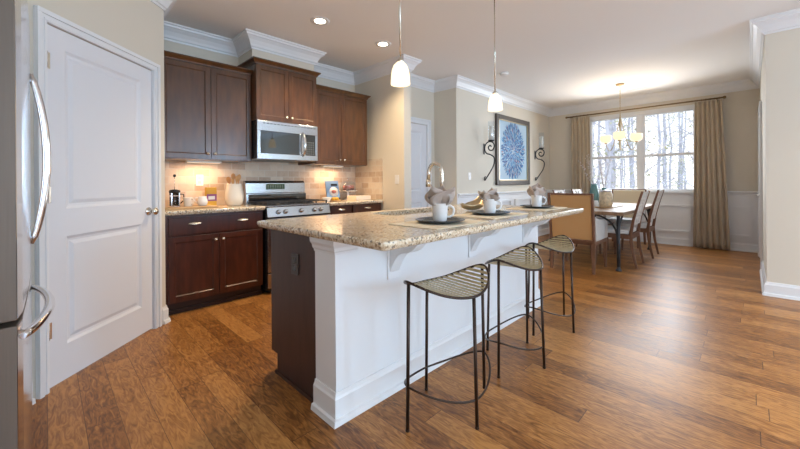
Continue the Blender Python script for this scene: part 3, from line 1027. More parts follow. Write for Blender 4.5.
def fdoor(name, y0, y1, z0, z1):
    def outline():
        pts = []
        for k in range(13):
            u = k / 12
            y = y0 + (y1 - y0) * u
            gx = -0.0045 * ((y - FW / 2) / (FW / 2)) ** 2
            e = min(u, 1 - u) * (y1 - y0)
            gx -= 0.006 * max(0, 1 - e / 0.012) ** 2
            pts.append((gx, y))
        return pts + [(-0.078, y1), (-0.078, y0)]
    g = G().prism(outline(), lambda p, z: (p[0], p[1], z), z0, z1)
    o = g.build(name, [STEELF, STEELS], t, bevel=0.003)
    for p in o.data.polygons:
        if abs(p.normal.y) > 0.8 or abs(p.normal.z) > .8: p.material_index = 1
    return o


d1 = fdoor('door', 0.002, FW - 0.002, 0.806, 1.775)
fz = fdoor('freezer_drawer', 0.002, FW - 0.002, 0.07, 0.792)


def bow(p0, p1, out, r, par, name='handle'):
    p0, p1 = Vector(p0), Vector(p1)
    path, rr = [], []
    for k in range(25):
        u = k / 24
        b = math.sin(PI * u) ** 0.7
        path.append(p0.lerp(p1, u) + Vector((out * b, 0, 0)))
        rr.append(r * (0.75 + 0.25 * b))
    return G().tube(path, rr, 14).build(name, CHROME, par)


bow((-0.004, 0.80, 0.905), (-0.004, 0.80, 1.600), 0.048, 0.0135, d1)
bow((-0.006, 0.08, 0.742), (-0.006, 0.82, 0.722), 0.055, 0.0135, fz)
G().box(-0.12, -0.02, 0.01, 0.06, 1.776, 1.79).build('hinge_cap', BLACK, t)

# ------------------------------------------------------------------ island
ISX0, ISX1 = 0.985, 3.20
t = thing('kitchen_island', 'kitchen island with white seating side and dark brown cabinet end', 'kitchen island', (2.1, 1.7, 0))
G().box(0.972, 3.24, 1.405, 1.583, 0.0, 0.873).build('knee_wall', TRIM, t, world=True)
kb = BASE
pth = [(3.24, 1.583), (3.24, 1.405), (0.972, 1.405), (0.972, 1.583)]
g = G()
sweep_path = [(0.972, 1.583), (0.972, 1.405), (3.24, 1.405), (3.24, 1.583)]


def outsweep(name, prof, path, mat, parent):
    # outward is to the right of travel (0.972,1.583)->(0.972,1.405)->...
    pts = [Vector(p) for p in path]
    N = len(pts); rings = []
    for i, p in enumerate(pts):
        a = (p - pts[i - 1]).normalized() if i > 0 else (pts[1] - p).normalized()
        b = (pts[i + 1] - p).normalized() if i < N - 1 else a
        na, nb = Vector((a.y, -a.x)), Vector((b.y, -b.x))
        mt = na + nb; mt = mt / mt.dot(na)
        rings.append([(p.x + mt.x * u, p.y + mt.y * u, z) for u, z in prof])
    n = len(prof)
    fs = [(i * n + k, i * n + (k + 1) % n, (i + 1) * n + (k + 1) % n, (i + 1) * n + k) for i in range(N - 1) for k in range(n)]
    fs.append(list(range(n))[::-1]); fs.append([(N - 1) * n + k for k in range(n)])
    g = G().add([q for r in rings for q in r], fs)
    return g.build(name, mat, parent, world=True)


outsweep('baseboard', [(0, 0), (0, 0.145), (0.006, 0.145), (0.010, 0.128), (0.016, 0.118), (0.016, 0.030), (0.028, 0.026), (0.032, 0.0)], sweep_path, TRIM, t)
outsweep('cap_molding', [(0, 0.800), (0.006, 0.800), (0.008, 0.812), (0.016, 0.820), (0.018, 0.835), (0.030, 0.852), (0.032, 0.8725), (0, 0.8725)],
         [(0.972, 1.583), (0.972, 1.405), (1.10, 1.405)], TRIM, t)
g = G()
g.prism([(1.584, 0.0), (2.035, 0.0), (2.035, 0.115), (2.11, 0.115), (2.11, 0.873), (1.584, 0.873)], lambda p, x: (x, p[0], p[1]), ISX0, ISX0 + 0.018)
g.build('end_panel', ESPR, t, world=True)
g = G()
g.prism([(1.584, 0.0), (2.035, 0.0), (2.035, 0.115), (2.11, 0.115), (2.11, 0.873), (1.584, 0.873)], lambda p, x: (x, p[0], p[1]), ISX1 - 0.018, ISX1)
g.build('end_panel', ESPR, t, world=True)
G().box(ISX0 + 0.0185, ISX1 - 0.0185, 1.584, 2.09, 0.115, 0.690).box(ISX0 + 0.0185, 1.70, 1.584, 2.09, 0.690, 0.873).box(2.52, ISX1 - 0.0185, 1.584, 2.09, 0.690, 0.873).box(1.70, 2.52, 1.584, 1.745, 0.690, 0.873).box(1.70, 2.52, 2.074, 2.09, 0.690, 0.873).build('cabinet_body', ESPR, t, world=True)
G().box(ISX0 + 0.0185, ISX1 - 0.0185, 1.584, 2.03, 0.0, 0.1145).build('toe_kick', TOEK, t, world=True)
g = G().box(ISX0 - 0.012, ISX0 - 0.0005, 1.62, 2.045, 0.0, 0.018)
g.build('shoe_molding', ESPR, t, world=True)
nW = 5
for i in range(nW):
    a = ISX0 + 0.02 + i * (ISX1 - ISX0 - 0.04) / nW; b = a + (ISX1 - ISX0 - 0.04) / nW
    g = G(); shaker(g, a + 0.004, b - 0.004, 0.125, 0.865, 2.111, s=1)
    d = g.build('door', CHERRY, t, world=True)
    knob(d, b - 0.05, 2.111, 0.80, s=1)
# outlet
op = G().box(0.977, 0.9848, 1.77, 1.845, 0.635, 0.752).build('outlet_plate', PLASTB, t, world=True, bevel=0.002)
g = G()
for z in (0.672, 0.716): g.box(0.9755, 0.9772, 1.79, 1.825, z - 0.014, z + 0.014)
g.build('socket', BLACK, op, world=True)
# corbels
for cx in (1.32, 2.10, 2.93):
    g = G()
    prof = [(1.404, 0.872), (1.155, 0.872), (1.155, 0.848), (1.175, 0.838)]
    for k in range(13):
        a = k / 12
        # S-shaped underside
        y = 1.180 + 0.215 * a
        z = 0.838 - 0.185 * (a ** 1.5) - 0.025 * math.sin(a * PI * 2)
        prof.append((y, z))
    prof += [(1.398, 0.635), (1.404, 0.632)]
    g.prism(prof, lambda p, x: (x, p[0], p[1]), cx, cx + 0.075)
    g.box(cx - 0.012, cx + 0.087, 1.394, 1.4045, 0.615, 0.872)
    g.build('corbel', TRIM, t, world=True, bevel=0.004)

counter('granite_countertop', 0.915, 3.24, 1.000, 2.175, 0.876, 0.914, 'large speckled granite island countertop set with three place settings', hole=(1.72, 2.50, 1.76, 2.06), rad=0.03)
# sink
t = thing('kitchen_sink', 'stainless undermount sink set into the island countertop', 'sink', (2.11, 1.91, 0.87))
for a, b in ((1.715, 2.098), (2.112, 2.505)):
    g = G()
    y0, y1, zt, zb = 1.755, 2.065, 0.8755, 0.70
    g.add([(a, y0, zt), (b, y0, zt), (b, y1, zt), (a, y1, zt), (a + .02, y0 + .02, zb), (b - .02, y0 + .02, zb), (b - .02, y1 - .02, zb), (a + .02, y1 - .02, zb)],
          [(0, 1, 5, 4), (1, 2, 6, 5), (2, 3, 7, 6), (3, 0, 4, 7), (4, 5, 6, 7)])
    g.build('basin', STEEL, t, world=True, solid=0.003)
G().box(2.0985, 2.1115, 1.757, 2.063, 0.83, 0.8755).build('divider', STEEL, t, world=True)
# faucet
t = thing('kitchen_faucet', 'tall brushed gooseneck faucet rising behind the nearest napkin', 'faucet', (2.13, 1.665, 0.9145))
G().lathe([(0.030, 0), (0.030, 0.008), (0.024, 0.014), (0.022, 0.09), (0.018, 0.10), (0.014, 0.11)], n=20).build('base', NICKEL, t)
pth = [(0, 0, 0.10), (0, 0, 0.25)]
for k in range(1, 17):
    a = PI * k / 16
    pth.append((-0.02 * (1 - math.cos(a)) / 2, 0.056 - 0.056 * math.cos(a), 0.30 + 0.078 * math.sin(a)))
pth[2:2] = [(0, 0, 0.29)]
pth.append((-0.022, 0.115, 0.25))
G().tube(pth, 0.0145, 12).build('spout', NICKEL, t)
G().cyl((-0.022, 0.115, 0.252), (-0.024, 0.118, 0.195), 0.019, 14).build('spray_head', NICKEL, t)
G().tube([(0.022, 0, 0.06), (0.05, 0, 0.065), (0.085, 0.0, 0.105)], [0.010, 0.008, 0.006], 8).build('lever', NICKEL, t)

# ------------------------------------------------------------------ place settings
def mat_cloth(cx, cy, label):
    g = G().box(cx - 0.24, cx + 0.24, cy - 0.17, cy + 0.17, 0.9145, 0.9180)
    return tag(g.build('placemat', MATC, bevel=0.001, seg=1), label, 'placemat', 'cream placemats along the island')


def plate(cx, cy, z, label):
    t = G().lathe([(0.0, 0.002), (0.085, 0.002), (0.095, 0.004), (0.138, 0.016), (0.140, 0.018), (0.137, 0.020), (0.095, 0.0095), (0.083, 0.007), (0, 0.007)], n=40)
    o = t.build('dinner_plate', DARKP); o.location = (cx, cy, z)
    return tag(o, label, 'plate', 'dark plates along the island')


def mug(cx, cy, z, rz, label):
    t = thing('coffee_mug', label, 'mug', (cx, cy, z), rz, group='white mugs along the island')
    t.scale = (1.14, 1.14, 1.1)
    G().lathe([(0, 0.0), (0.030, 0.0), (0.033, 0.004), (0.036, 0.02), (0.040, 0.085), (0.0405, 0.092), (0.038, 0.093), (0.036, 0.085), (0.032, 0.02), (0.028, 0.008), (0, 0.008)], n=28).build('cup', WHITEC, t)
    g = G().tube([(0.036, 0, 0.078), (0.052, 0, 0.080), (0.066, 0, 0.070), (0.070, 0, 0.052), (0.064, 0, 0.032), (0.050, 0, 0.022), (0.034, 0, 0.022)], 0.0055, 10)
    g.build('handle', WHITEC, t)
    return t


def napkin(cx, cy, z, seed, label, s=1.0):
    rnd = random.Random(seed)
    g = G()
    # stuffed stem in the cup flaring into pointed folds
    npet = 4
    for i in range(npet):
        a0 = 2 * PI * i / npet + rnd.uniform(-.25, .25)
        lean = rnd.uniform(0.5, 1.0) * (1 if i else 0.2)
        L_ = rnd.uniform(0.085, 0.125) * s
        wd = rnd.uniform(0.048, 0.060) * s
        ca, sa = math.cos(a0), math.sin(a0)

        def f(u, v, a0=a0, lean=lean, L_=L_, wd=wd, ca=ca, sa=sa, ph=rnd.uniform(0, 6)):
            w_ = wd * (0.45 + 1.0 * math.sin(PI * min(v * 1.05, 1)) ** 0.7) * (1 - v ** 5) + 0.001
            q = (u - 0.5) * 2
            rad = 0.010 + L_ * v * lean * (0.35 + 0.65 * v) - 0.022 * q * q * math.sin(PI * v)
            h = L_ * v * (1.05 - 0.35 * lean) + 0.010 * math.sin(q * 4 + ph) * v
            t_ = q * w_
            return (cx + ca * rad - sa * t_, cy + sa * rad + ca * t_, z - 0.020 + h)
        g.grid(f, 8, 10)
    g.lathe([(0.0, -0.07), (0.020, -0.07), (0.026, -0.03), (0.030, 0.0), (0.034, 0.02), (0.02, 0.03), (0, 0.025)], (cx, cy, z), 12)
    o = g.build('napkin', NAPK, solid=0.003)
    return tag(o, label, 'napkin', 'grey napkins stuffed in the mugs')


spots = [(1.573, 1.245, 'nearest to the pantry side, first of the three', 3), (2.197, 1.294, 'at the middle place setting on the island', 8), (3.0, 1.31, 'at the far place setting toward the dining table', 5)]
mlab = ['cream placemat at the near end of the island counter', 'cream placemat in the middle of the island counter', 'cream placemat at the far end of the island counter']
plab = ['dark round plate nearest the camera under the first white mug', 'dark round plate in the middle of the island counter', 'dark round plate at the far end of the island counter']
clab = ['white mug on the nearest dark plate, its handle to the right', 'white mug on the middle dark plate of the island', 'white mug on the farthest dark plate, nearest the dining chairs']
nlab = ['grey cloth napkin standing in the nearest mug, before the faucet', 'grey cloth napkin standing in the middle mug, left of the framed art', 'grey cloth napkin standing in the farthest mug, below the framed art']
for i, (cx, cy, _, sd) in enumerate(spots):
    mat_cloth(cx, cy, mlab[i])
    plate(cx, cy, 0.9175, plab[i])
    mug(cx, cy, 0.9250, math.radians(-45 + (0, 0, 180)[i] * 0), clab[i])
    napkin(cx, cy, 0.925 + 0.104, sd, nlab[i], 1.0 + (0.12 if i == 0 else 0))

# gold folded bowl beside the sink
g = G()


def leaf(u, v):
    a = (u - 0.5) * 2; b = (v - 0.5) * 2
    w_ = 0.085 * (1 - abs(a) ** 2.2) ** 0.8
    return (2.46 + 0.17 * a, 1.60 + b * w_, 0.917 + 0.045 * b * b * (1 - a * a * 0.3) + 0.085 * max(0, a) ** 2 + 0.03 * a * a + 0.008 * math.sin(a * 7) * b)


g.grid(leaf, 24, 10)
tag(g.build('leaf_bowl', GOLD, solid=0.003), 'gold leaf-shaped bowl on the island behind the middle place setting', 'bowl')

# ------------------------------------------------------------------ stools
def seat_z(x): return 0.607 + 0.082 * (abs(x) / 0.273) ** 2.33


def outl(a, rx=0.268, ry=0.172):
    c, s_ = math.cos(a), math.sin(a)
    p = 2 / 1.62
    return (rx * math.copysign(abs(c) ** p, c), ry * math.copysign(abs(s_) ** p, s_))


def outl2(a, rx=0.270, ry=0.180):
    c, s_ = math.cos(a), math.sin(a)
    p = 2 / 1.6
    return (rx * math.copysign(abs(c) ** p, c), ry * math.copysign(abs(s_) ** p, s_))


def make_stool(label):
    t = thing('bar_stool', label, 'stool', (0, 0, 0), group='slatted metal stools along the island')
    ring = [(*outl(2 * PI * k / 72), 0) for k in range(72)]
    ring = [(x, y, seat_z(x)) for x, y, _ in ring]
    G().tube(ring, 0.0065, 8, closed=True).build('seat_rim', BRONZE, t)
    g = G()
    n = 18
    for i in range(n):
        x = -0.250 + 0.500 * i / (n - 1)
        # half width at x
        q = (abs(x) / 0.268) ** 1.62
        y = 0.172 * max(0.0, 1 - q) ** (1 / 1.62)
        z = seat_z(x)
        slope = math.atan((seat_z(x + 0.01) - seat_z(x - 0.01)) / 0.02)
        dx, dz = 0.0085 * math.cos(slope), 0.0085 * math.sin(slope)
        vs = []
        for yy in (-y, y):
            for sx, sz in ((-1, 0), (1, 0), (1, 1), (-1, 1)):
                vs.append((x + sx * dx, yy, z + sx * dz + 0.002 + sz * 0.003))
        g.add(vs, [(0, 3, 2, 1), (4, 5, 6, 7), (0, 1, 5, 4), (1, 2, 6, 5), (2, 3, 7, 6), (3, 0, 4, 7)])
    g.build('seat_slats', STRAW, t)
    for (tx, ty, bx, by) in ((-0.262, 0, -0.274, 0.0), (0.262, 0, 0.274, 0.0), (0.004, 0.168, 0.010, 0.187), (-0.004, -0.168, -0.010, -0.187)):
        zt = seat_z(tx) - 0.002
        lg = G().tube([(tx, ty, zt), (bx, by, 0.004)], 0.0083, 8)
        lg.lathe([(0.0095, 0), (0.0095, 0.007), (0.006, 0.009)], (bx, by, 0.0), 10)
        lg.build('leg', BRONZE, t)
    fr_ = []
    for k in range(48):
        a = 2 * PI * k / 48
        x, y = outl2(a)
        fr_.append((x, y, 0.130 + 0.072 * (abs(x) / 0.268) ** 2))
    G().tube(fr_, 0.0052, 8, closed=True).build('foot_ring', BRONZE, t)
    return t


st0 = make_stool('gold slatted metal bar stool nearest the camera, left of the three')
st0.location = (1.440, 1.087, 0); st0.rotation_euler = (0, 0, math.radians(-7.5))
dup(st0, (2.133, 1.086, 0), math.radians(8.2), 'gold slatted metal bar stool in the middle of the three at the island')
dup(st0, (2.832, 1.138, 0), math.radians(-2.3), 'gold slatted metal bar stool at the far end, nearest the dining room')

# ------------------------------------------------------------------ counter objects
CT = 0.9145
# cutting board
t = tag(G().box(0.745, 1.195, 3.70, 3.93, CT, CT + 0.016).build('cutting_board', WOODL, bevel=0.004), 'light wooden serving board under the mug and pitcher, left counter', 'cutting board')
ZB = CT + 0.0165
# french press
t = thing('french_press', 'glass french press with black lid beside the white canister', 'coffee press', (0.86, 3.86, ZB))
G().lathe([(0, 0.006), (0.040, 0.006), (0.042, 0.01), (0.042, 0.14), (0.0405, 0.14), (0.0405, 0.012), (0, 0.012)], n=24).build('beaker', GLASS, t)
G().lathe([(0, 0.013), (0.039, 0.013), (0.039, 0.095), (0, 0.095)], n=24).build('coffee', COFFEE, t)
g = G().lathe([(0.046, 0), (0.046, 0.006), (0.042, 0.006), (0.042, 0)], n=24)
for k in range(4):
    a = PI / 4 + k * PI / 2
    g.box(0.044 * math.cos(a) - 0.004, 0.044 * math.cos(a) + 0.004, 0.044 * math.sin(a) - 0.004, 0.044 * math.sin(a) + 0.004, 0.002, 0.13)
g.lathe([(0.044, 0.10), (0.046, 0.10), (0.046, 0.108), (0.044, 0.108)], n=24)
g.build('frame', CHROME, t)
G().lathe([(0.046, 0.135), (0.047, 0.150), (0.040, 0.160), (0.008, 0.165), (0, 0.165)], n=24).build('lid', BLACK, t)
G().cyl((0, 0, 0.16), (0, 0, 0.285), 0.0025, 8).build('plunger_rod', CHROME, t)
G().lathe([(0, 0.28), (0.010, 0.283), (0.014, 0.293), (0.010, 0.305), (0, 0.308)], n=14).build('plunger_knob', BLACK, t)
G().tube([(0.045, -0.0, 0.12), (0.075, 0, 0.115), (0.078, 0, 0.06), (0.047, 0, 0.03)], 0.005, 8).build('handle', BLACK, t)
# white mug + pitcher
t = thing('coffee_mug', 'white mug on the serving board between the french press and the pitcher', 'mug', (0.965, 3.83, ZB), math.radians(-60))
G().lathe([(0, 0.0), (0.034, 0.0), (0.037, 0.004), (0.042, 0.08), (0.042, 0.086), (0.039, 0.086), (0.035, 0.01), (0, 0.008)], n=24).build('cup', CREAMC, t)
G().tube([(0.038, 0, 0.070), (0.062, 0, 0.070), (0.066, 0, 0.045), (0.056, 0, 0.025), (0.037, 0, 0.020)], 0.005, 8).build('handle', CREAMC, t)
t = thing('milk_pitcher', 'small white round pitcher in front of the yellow box', 'pitcher', (1.09, 3.83, ZB), math.radians(160))
G().lathe([(0, 0.0), (0.030, 0.0), (0.040, 0.01), (0.047, 0.035), (0.044, 0.06), (0.036, 0.078), (0.038, 0.092), (0.035, 0.092), (0.033, 0.078), (0.04, 0.06), (0.042, 0.035), (0, 0.01)], n=24).build('body', WHITEC, t)
G().tube([(0.038, 0, 0.082), (0.062, 0, 0.080), (0.070, 0, 0.055), (0.046, 0, 0.030)], 0.005, 8).build('handle', WHITEC, t)
# snack box
t = thing('snack_box', 'yellow and purple snack box standing behind the pitcher', 'box', (1.205, 3.96, CT), math.radians(8))
G().box(-0.050, 0.050, -0.022, 0.022, 0, 0.195).build('carton', YELLOW, t, bevel=0.002)
g = G().box(-0.049, 0.049, -0.0235, -0.0222, 0.055, 0.125)
g.build('label_band', PURPLE, t)
G().box(-0.035, 0.030, -0.0250, -0.0236, 0.07, 0.105).build('picture_patch', WHITEP, t)
# crock with utensils
CKX, CKY = 1.405, 3.86
t = thing('utensil_crock', 'large cream crock of wooden spoons left of the range', 'crock', (CKX, CKY, CT))
G().lathe([(0, 0), (0.055, 0), (0.070, 0.008), (0.088, 0.055), (0.092, 0.095), (0.087, 0.150), (0.074, 0.200), (0.070, 0.222), (0.073, 0.230), (0.067, 0.230), (0.064, 0.21), (0.080, 0.15), (0.083, 0.09), (0.05, 0.02), (0, 0.015)], n=32).build('pot', CREAMC, t)
rnd = random.Random(4)
for k, (dx, dy, ln, kind) in enumerate(((-0.038, 0.01, 0.30, 0), (0.0, 0.02, 0.335, 1), (0.035, 0.0, 0.325, 0), (0.012, -0.02, 0.31, 1), (-0.018, -0.018, 0.29, 0), (0.044, 0.02, 0.32, 0))):
    base_p = Vector((CKX + dx * 0.2, CKY + dy * 0.2, CT + 0.02))
    top = Vector((CKX + dx * 1.5, CKY + dy * 1.5, CT + ln))
    dirv = (top - base_p).normalized()
    g = G().tube([base_p, top - dirv * 0.05], 0.005, 8)
    R = Vector((0, 0, 1)).rotation_difference(dirv).to_matrix()
    head = G().lathe([(0.004, -0.035), (0.014, -0.025), (0.022, 0.0), (0.019, 0.022), (0.008, 0.034), (0, 0.036)], n=14, sy=0.30)
    head.xf(Matrix.Translation(top - dirv * 0.03) @ R.to_4x4() @ Matrix.Rotation(0.25 * (k - 2), 4, 'Z'))
    g.add(head.v, head.f, 0, True)
    lab = ['wooden spoon leaning left in the cream crock', 'tallest wooden spoon at the back of the cream crock', 'wooden spoon leaning right in the cream crock',
           'wooden spoon at the front of the cream crock', 'shortest wooden spoon in the cream crock', 'wooden spoon farthest right in the cream crock'][k]
    tag(g.build('wooden_spoon', WOODS), lab, 'spoon', 'wooden spoons in the crock')
# wall outlets
def plate_xz(name, x, y, z, lab, s=-1, sw=False):
    o = G().box(x - 0.036, x + 0.036, y, y + s * 0.006, z - 0.058, z + 0.058).build(name, PLASTW, bevel=0.002)
    tag(o, lab, 'outlet' if not sw else 'light switch')
    g = G()
    if sw: g.box(x - 0.010, x + 0.010, y + s * 0.006, y + s * 0.010, z - 0.022, z + 0.022)
    else:
        for q in (-0.022, 0.022): g.box(x - 0.014, x + 0.014, y + s * 0.006, y + s * 0.0075, z + q - 0.013, z + q + 0.013)
    g.build('toggle' if sw else 'socket', base('socket_grey', (0.6, 0.6, 0.6), 0.4) if not sw else PLASTW, o)
    return o


plate_xz('wall_outlet', 1.150, 4.1385, 1.185, 'white outlet on the tile backsplash between press and crock')
plate_xz('light_switch', 4.765, 3.1695, 1.24, 'white light switch left of the framed blue art', sw=True)
o = G().box(3.234, 3.2395, 3.235, 3.31, 1.13, 1.245).build('light_switch', PLASTW, bevel=0.002)
tag(o, 'white switch on the tan return wall between kitchen and hall', 'light switch')
G().box(3.231, 3.2338, 3.262, 3.283, 1.165, 1.21).build('toggle', PLASTW, o)

# right counter: book on easel, cake dome, box, bowls
t = thing('cookbook', 'blue cookbook with a plate picture propped on the right counter', 'book', (2.70, 3.93, CT + 0.03), math.radians(-6))
tilt = Matrix.Rotation(math.radians(-14), 4, 'X')
G().box(-0.095, 0.095, -0.008, 0.008, 0, 0.235).xf(tilt).build('cover', BLUEP, t)
g = G().lathe([(0, 0.0), (0.066, 0.0), (0.066, 0.0015), (0, 0.0015)], n=24)
g.xf(tilt @ Matrix.Translation((0.012, -0.0082, 0.085)) @ Matrix.Rotation(PI / 2, 4, 'X'))
g.build('plate_picture', WHITEP, t)
g = G().lathe([(0, 0.0), (0.036, 0.0), (0.036, 0.001), (0, 0.001)], n=16, sy=0.7)
g.xf(tilt @ Matrix.Translation((0.012, -0.0099, 0.085)) @ Matrix.Rotation(PI / 2, 4, 'X'))
g.build('food_picture', REDC, t)
g = G().box(-0.02, 0.075, -0.0096, -0.0082, 0.165, 0.195).xf(tilt)
g.build('title_band', DARKP, t)
t = thing('book_easel', 'small dark easel holding up the blue cookbook', 'easel', (2.70, 3.90, CT), math.radians(-6))
g = G().box(-0.07, 0.07, -0.02, 0.025, 0.018, 0.027); g.bar((-0.05, 0, 0.0), (-0.05, 0, 0.02), 0.01, 0.01); g.bar((0.05, 0, 0.0), (0.05, 0, 0.02), 0.01, 0.01)
g.box(-0.07, 0.07, -0.025, -0.02, 0.018, 0.037)
g.build('ledge', IRON, t)
g = G().bar((0, 0.12, 0.0), (0, 0.085, 0.15), 0.01, 0.01)
g.build('strut', IRON, t)
# cream box with cake stand on top
t = tag(G().box(2.90, 3.155, 3.70, 3.90, CT, CT + 0.058).build('storage_box', PINKB, bevel=0.004), 'low cream box on the right counter in front of the cake stand', 'box')
t = thing('cake_stand', 'glass domed cake stand near the tiled kitchen corner', 'cake stand', (2.99, 4.0, CT))
G().lathe([(0, 0), (0.06, 0), (0.062, 0.005), (0.02, 0.015), (0.015, 0.10), (0.03, 0.115), (0.135, 0.118), (0.138, 0.126), (0, 0.124)], n=32).build('stand', WHITEC, t)
G().lathe([(0.110, 0.127), (0.110, 0.205), (0.095, 0.235), (0.055, 0.255), (0.012, 0.262), (0.010, 0.26), (0.053, 0.252), (0.092, 0.232), (0.107, 0.203), (0.107, 0.127)], n=32).build('dome', PANE, t)
G().lathe([(0.006, 0.262), (0.006, 0.275), (0.014, 0.283), (0.010, 0.295), (0, 0.297)], n=14).build('knob', CHROME, t)
G().lathe([(0.1095, 0.127), (0.113, 0.127), (0.113, 0.132), (0.1095, 0.132)], n=32).build('rim', BLACK, t)
for k, a in enumerate((3.3, 4.6, 5.8)):
    x, y = 2.99 + 0.055 * math.cos(a), 4.0 + 0.055 * math.sin(a)
    o = G().lathe([(0, 0), (0.026, 0), (0.034, 0.040), (0.036, 0.050), (0.026, 0.066), (0, 0.072)], (x, y, CT + 0.1265), 14).build('cupcake', REDC)
    tag(o, ['cupcake at the left under the glass dome', 'cupcake in the middle under the glass dome', 'cupcake at the right under the glass dome'][k], 'cupcake', 'cupcakes under the dome')
t = tag(G().lathe([(0, 0), (0.03, 0), (0.034, 0.004), (0.060, 0.045), (0.063, 0.052), (0.060, 0.052), (0.03, 0.008), (0, 0.006)], (2.47, 3.74, CT), 24).build('small_bowl', WHITEC), 'small white bowl on the counter just right of the range', 'bowl')
t = thing('fruit_tray', 'shallow wooden tray of yellow fruit in front of the cookbook', 'tray', (2.60, 3.74, CT))
G().lathe([(0, 0), (0.06, 0), (0.075, 0.012), (0.073, 0.014), (0.058, 0.004), (0, 0.004)], n=24).build('dish', WOODL, t)
for k, (dx, dy) in enumerate(((-0.03, 0.0), (0.025, 0.015), (0.0, -0.03))):
    o = G().lathe([(0, -0.024), (0.014, -0.020), (0.023, -0.006), (0.023, 0.008), (0.013, 0.021), (0, 0.025)], (2.60 + dx, 3.74 + dy, CT + 0.030), 14, sx=1.2).build('lemon', YELLOW)
    tag(o, ['lemon at the left of the shallow tray by the cookbook', 'lemon at the right of the shallow tray by the cookbook', 'lemon at the front of the shallow tray by the cookbook'][k], 'lemon', 'lemons in the tray')

# ------------------------------------------------------------------ ceiling lights
LB = 'added recessed ceiling light over the living area, out of view behind the camera'
for x, y, lb, en in ((1.91, 2.99, 'recessed ceiling light nearer the pantry, left of the two', 75), (2.742, 2.983, 'recessed ceiling light nearer the hall, right of the two', 60),
                 (0.4, -1.6, LB, 60), (2.4, -1.6, LB, 60), (4.2, -1.6, LB, 55), (0.4, -3.4, LB, 45), (2.4, -3.4, LB, 45), (4.2, -3.4, LB, 45)):  # the living area lights are unseen, added to brighten the room
    t = thing('recessed_light', lb, 'ceiling light', (x, y, H), group='recessed ceiling lights' if y > 0 else 'added recessed lights of the living area')
    G().lathe([(0.055, -0.003), (0.085, -0.006), (0.095, -0.001), (0.095, -0.0004), (0.055, -0.0004)], n=32).build('trim_ring', TRIM, t)
    G().lathe([(0, -0.0035), (0.054, -0.0035), (0.054, -0.0005), (0, -0.0005)], n=24).build('lens', LED, t)
    l = bpy.data.lights.new('recessed_lamp', 'SPOT'); l.energy = en; l.color = WARM if y > 0 else (1.0, 0.88, 0.72); l.spot_size = math.radians(125); l.spot_blend = 0.8; l.shadow_soft_size = 0.05
    o = bpy.data.objects.new('recessed_lamp', l); COL.objects.link(o); o.location = (x, y, H - 0.02)
for x, y, z, lb in ((1.555, 1.535, 1.752, 'white glass pendant lamp hanging over the near end of the island'), (2.685, 1.525, 1.750, 'white glass pendant lamp hanging over the far end of the island')):
    t = thing('pendant_lamp', lb, 'pendant light', (x, y, z), group='pendant lamps over the island')
    G().lathe([(0.058, 0.0), (0.060, 0.004), (0.058, 0.05), (0.052, 0.09), (0.040, 0.120), (0.022, 0.138), (0.020, 0.140), (0.018, 0.136), (0.038, 0.115), (0.049, 0.088), (0.055, 0.05), (0.056, 0.004)], n=28).build('shade', SHADE, t)
    G().lathe([(0.021, 0.138), (0.021, 0.150), (0.008, 0.165), (0.005, 0.175)], n=16).build('cap', NICKEL, t)
    G().cyl((0, 0, 0.17), (0, 0, H - z - 0.02), 0.0048, 8).build('rod', NICKEL, t)
    G().lathe([(0.008, H - z - 0.035), (0.055, H - z - 0.015), (0.060, H - z - 0.0005)], n=24).build('canopy', NICKEL, t)
    point('pendant_bulb', (x, y, z + 0.03), 7, WARM, 0.03)
# ceiling vents
for x, y, lb in ((4.75, 2.55, 'small round smoke detector on the ceiling by the picture wall'),):
    o = G().lathe([(0.0, -0.030), (0.045, -0.030), (0.060, -0.022), (0.065, -0.0005)], (x, y, H), 28).build('smoke_detector', CEIL)
    tag(o, lb, 'smoke detector')
t = thing('ceiling_vent', 'white ceiling vent behind the chandelier near the window', 'vent', (7.25, 1.38, H))
g = G().box(-0.06, 0.06, -0.16, 0.16, -0.006, -0.0005)
g.build('grille', TRIM, t)
g = G()
for k in range(9): g.box(-0.05, 0.05, -0.145 + k * 0.034, -0.130 + k * 0.034, -0.010, -0.0062)
g.build('slats', TRIM, t)

# ------------------------------------------------------------------ chandelier
CX, CY = 6.655, 1.503
t = thing('chandelier', 'brass chandelier with three white glass shades over the dining table', 'chandelier', (CX, CY, 1.85))
G().lathe([(0.065, H - 1.8505), (0.060, H - 1.87), (0.012, H - 1.89)], n=24).build('canopy', GOLD, t)
g = G()
for k in range(17):
    z = 0.42 + k * 0.027
    a = k % 2 * PI / 2
    c, s_ = math.cos(a), math.sin(a)
    g.tube([(0.009 * c * math.cos(q * PI / 5), 0.009 * s_ * math.cos(q * PI / 5), z + 0.018 * math.sin(q * PI / 5)) for q in range(10)], 0.0022, 6, closed=True)
g.build('chain', GOLD, t)
G().lathe([(0, -0.20), (0.012, -0.19), (0.018, -0.17), (0.007, -0.15), (0.008, -0.05), (0.010, 0.10), (0.020, 0.20), (0.022, 0.28), (0.010, 0.36), (0.006, 0.41), (0, 0.415)], n=20).build('column', GOLD, t)
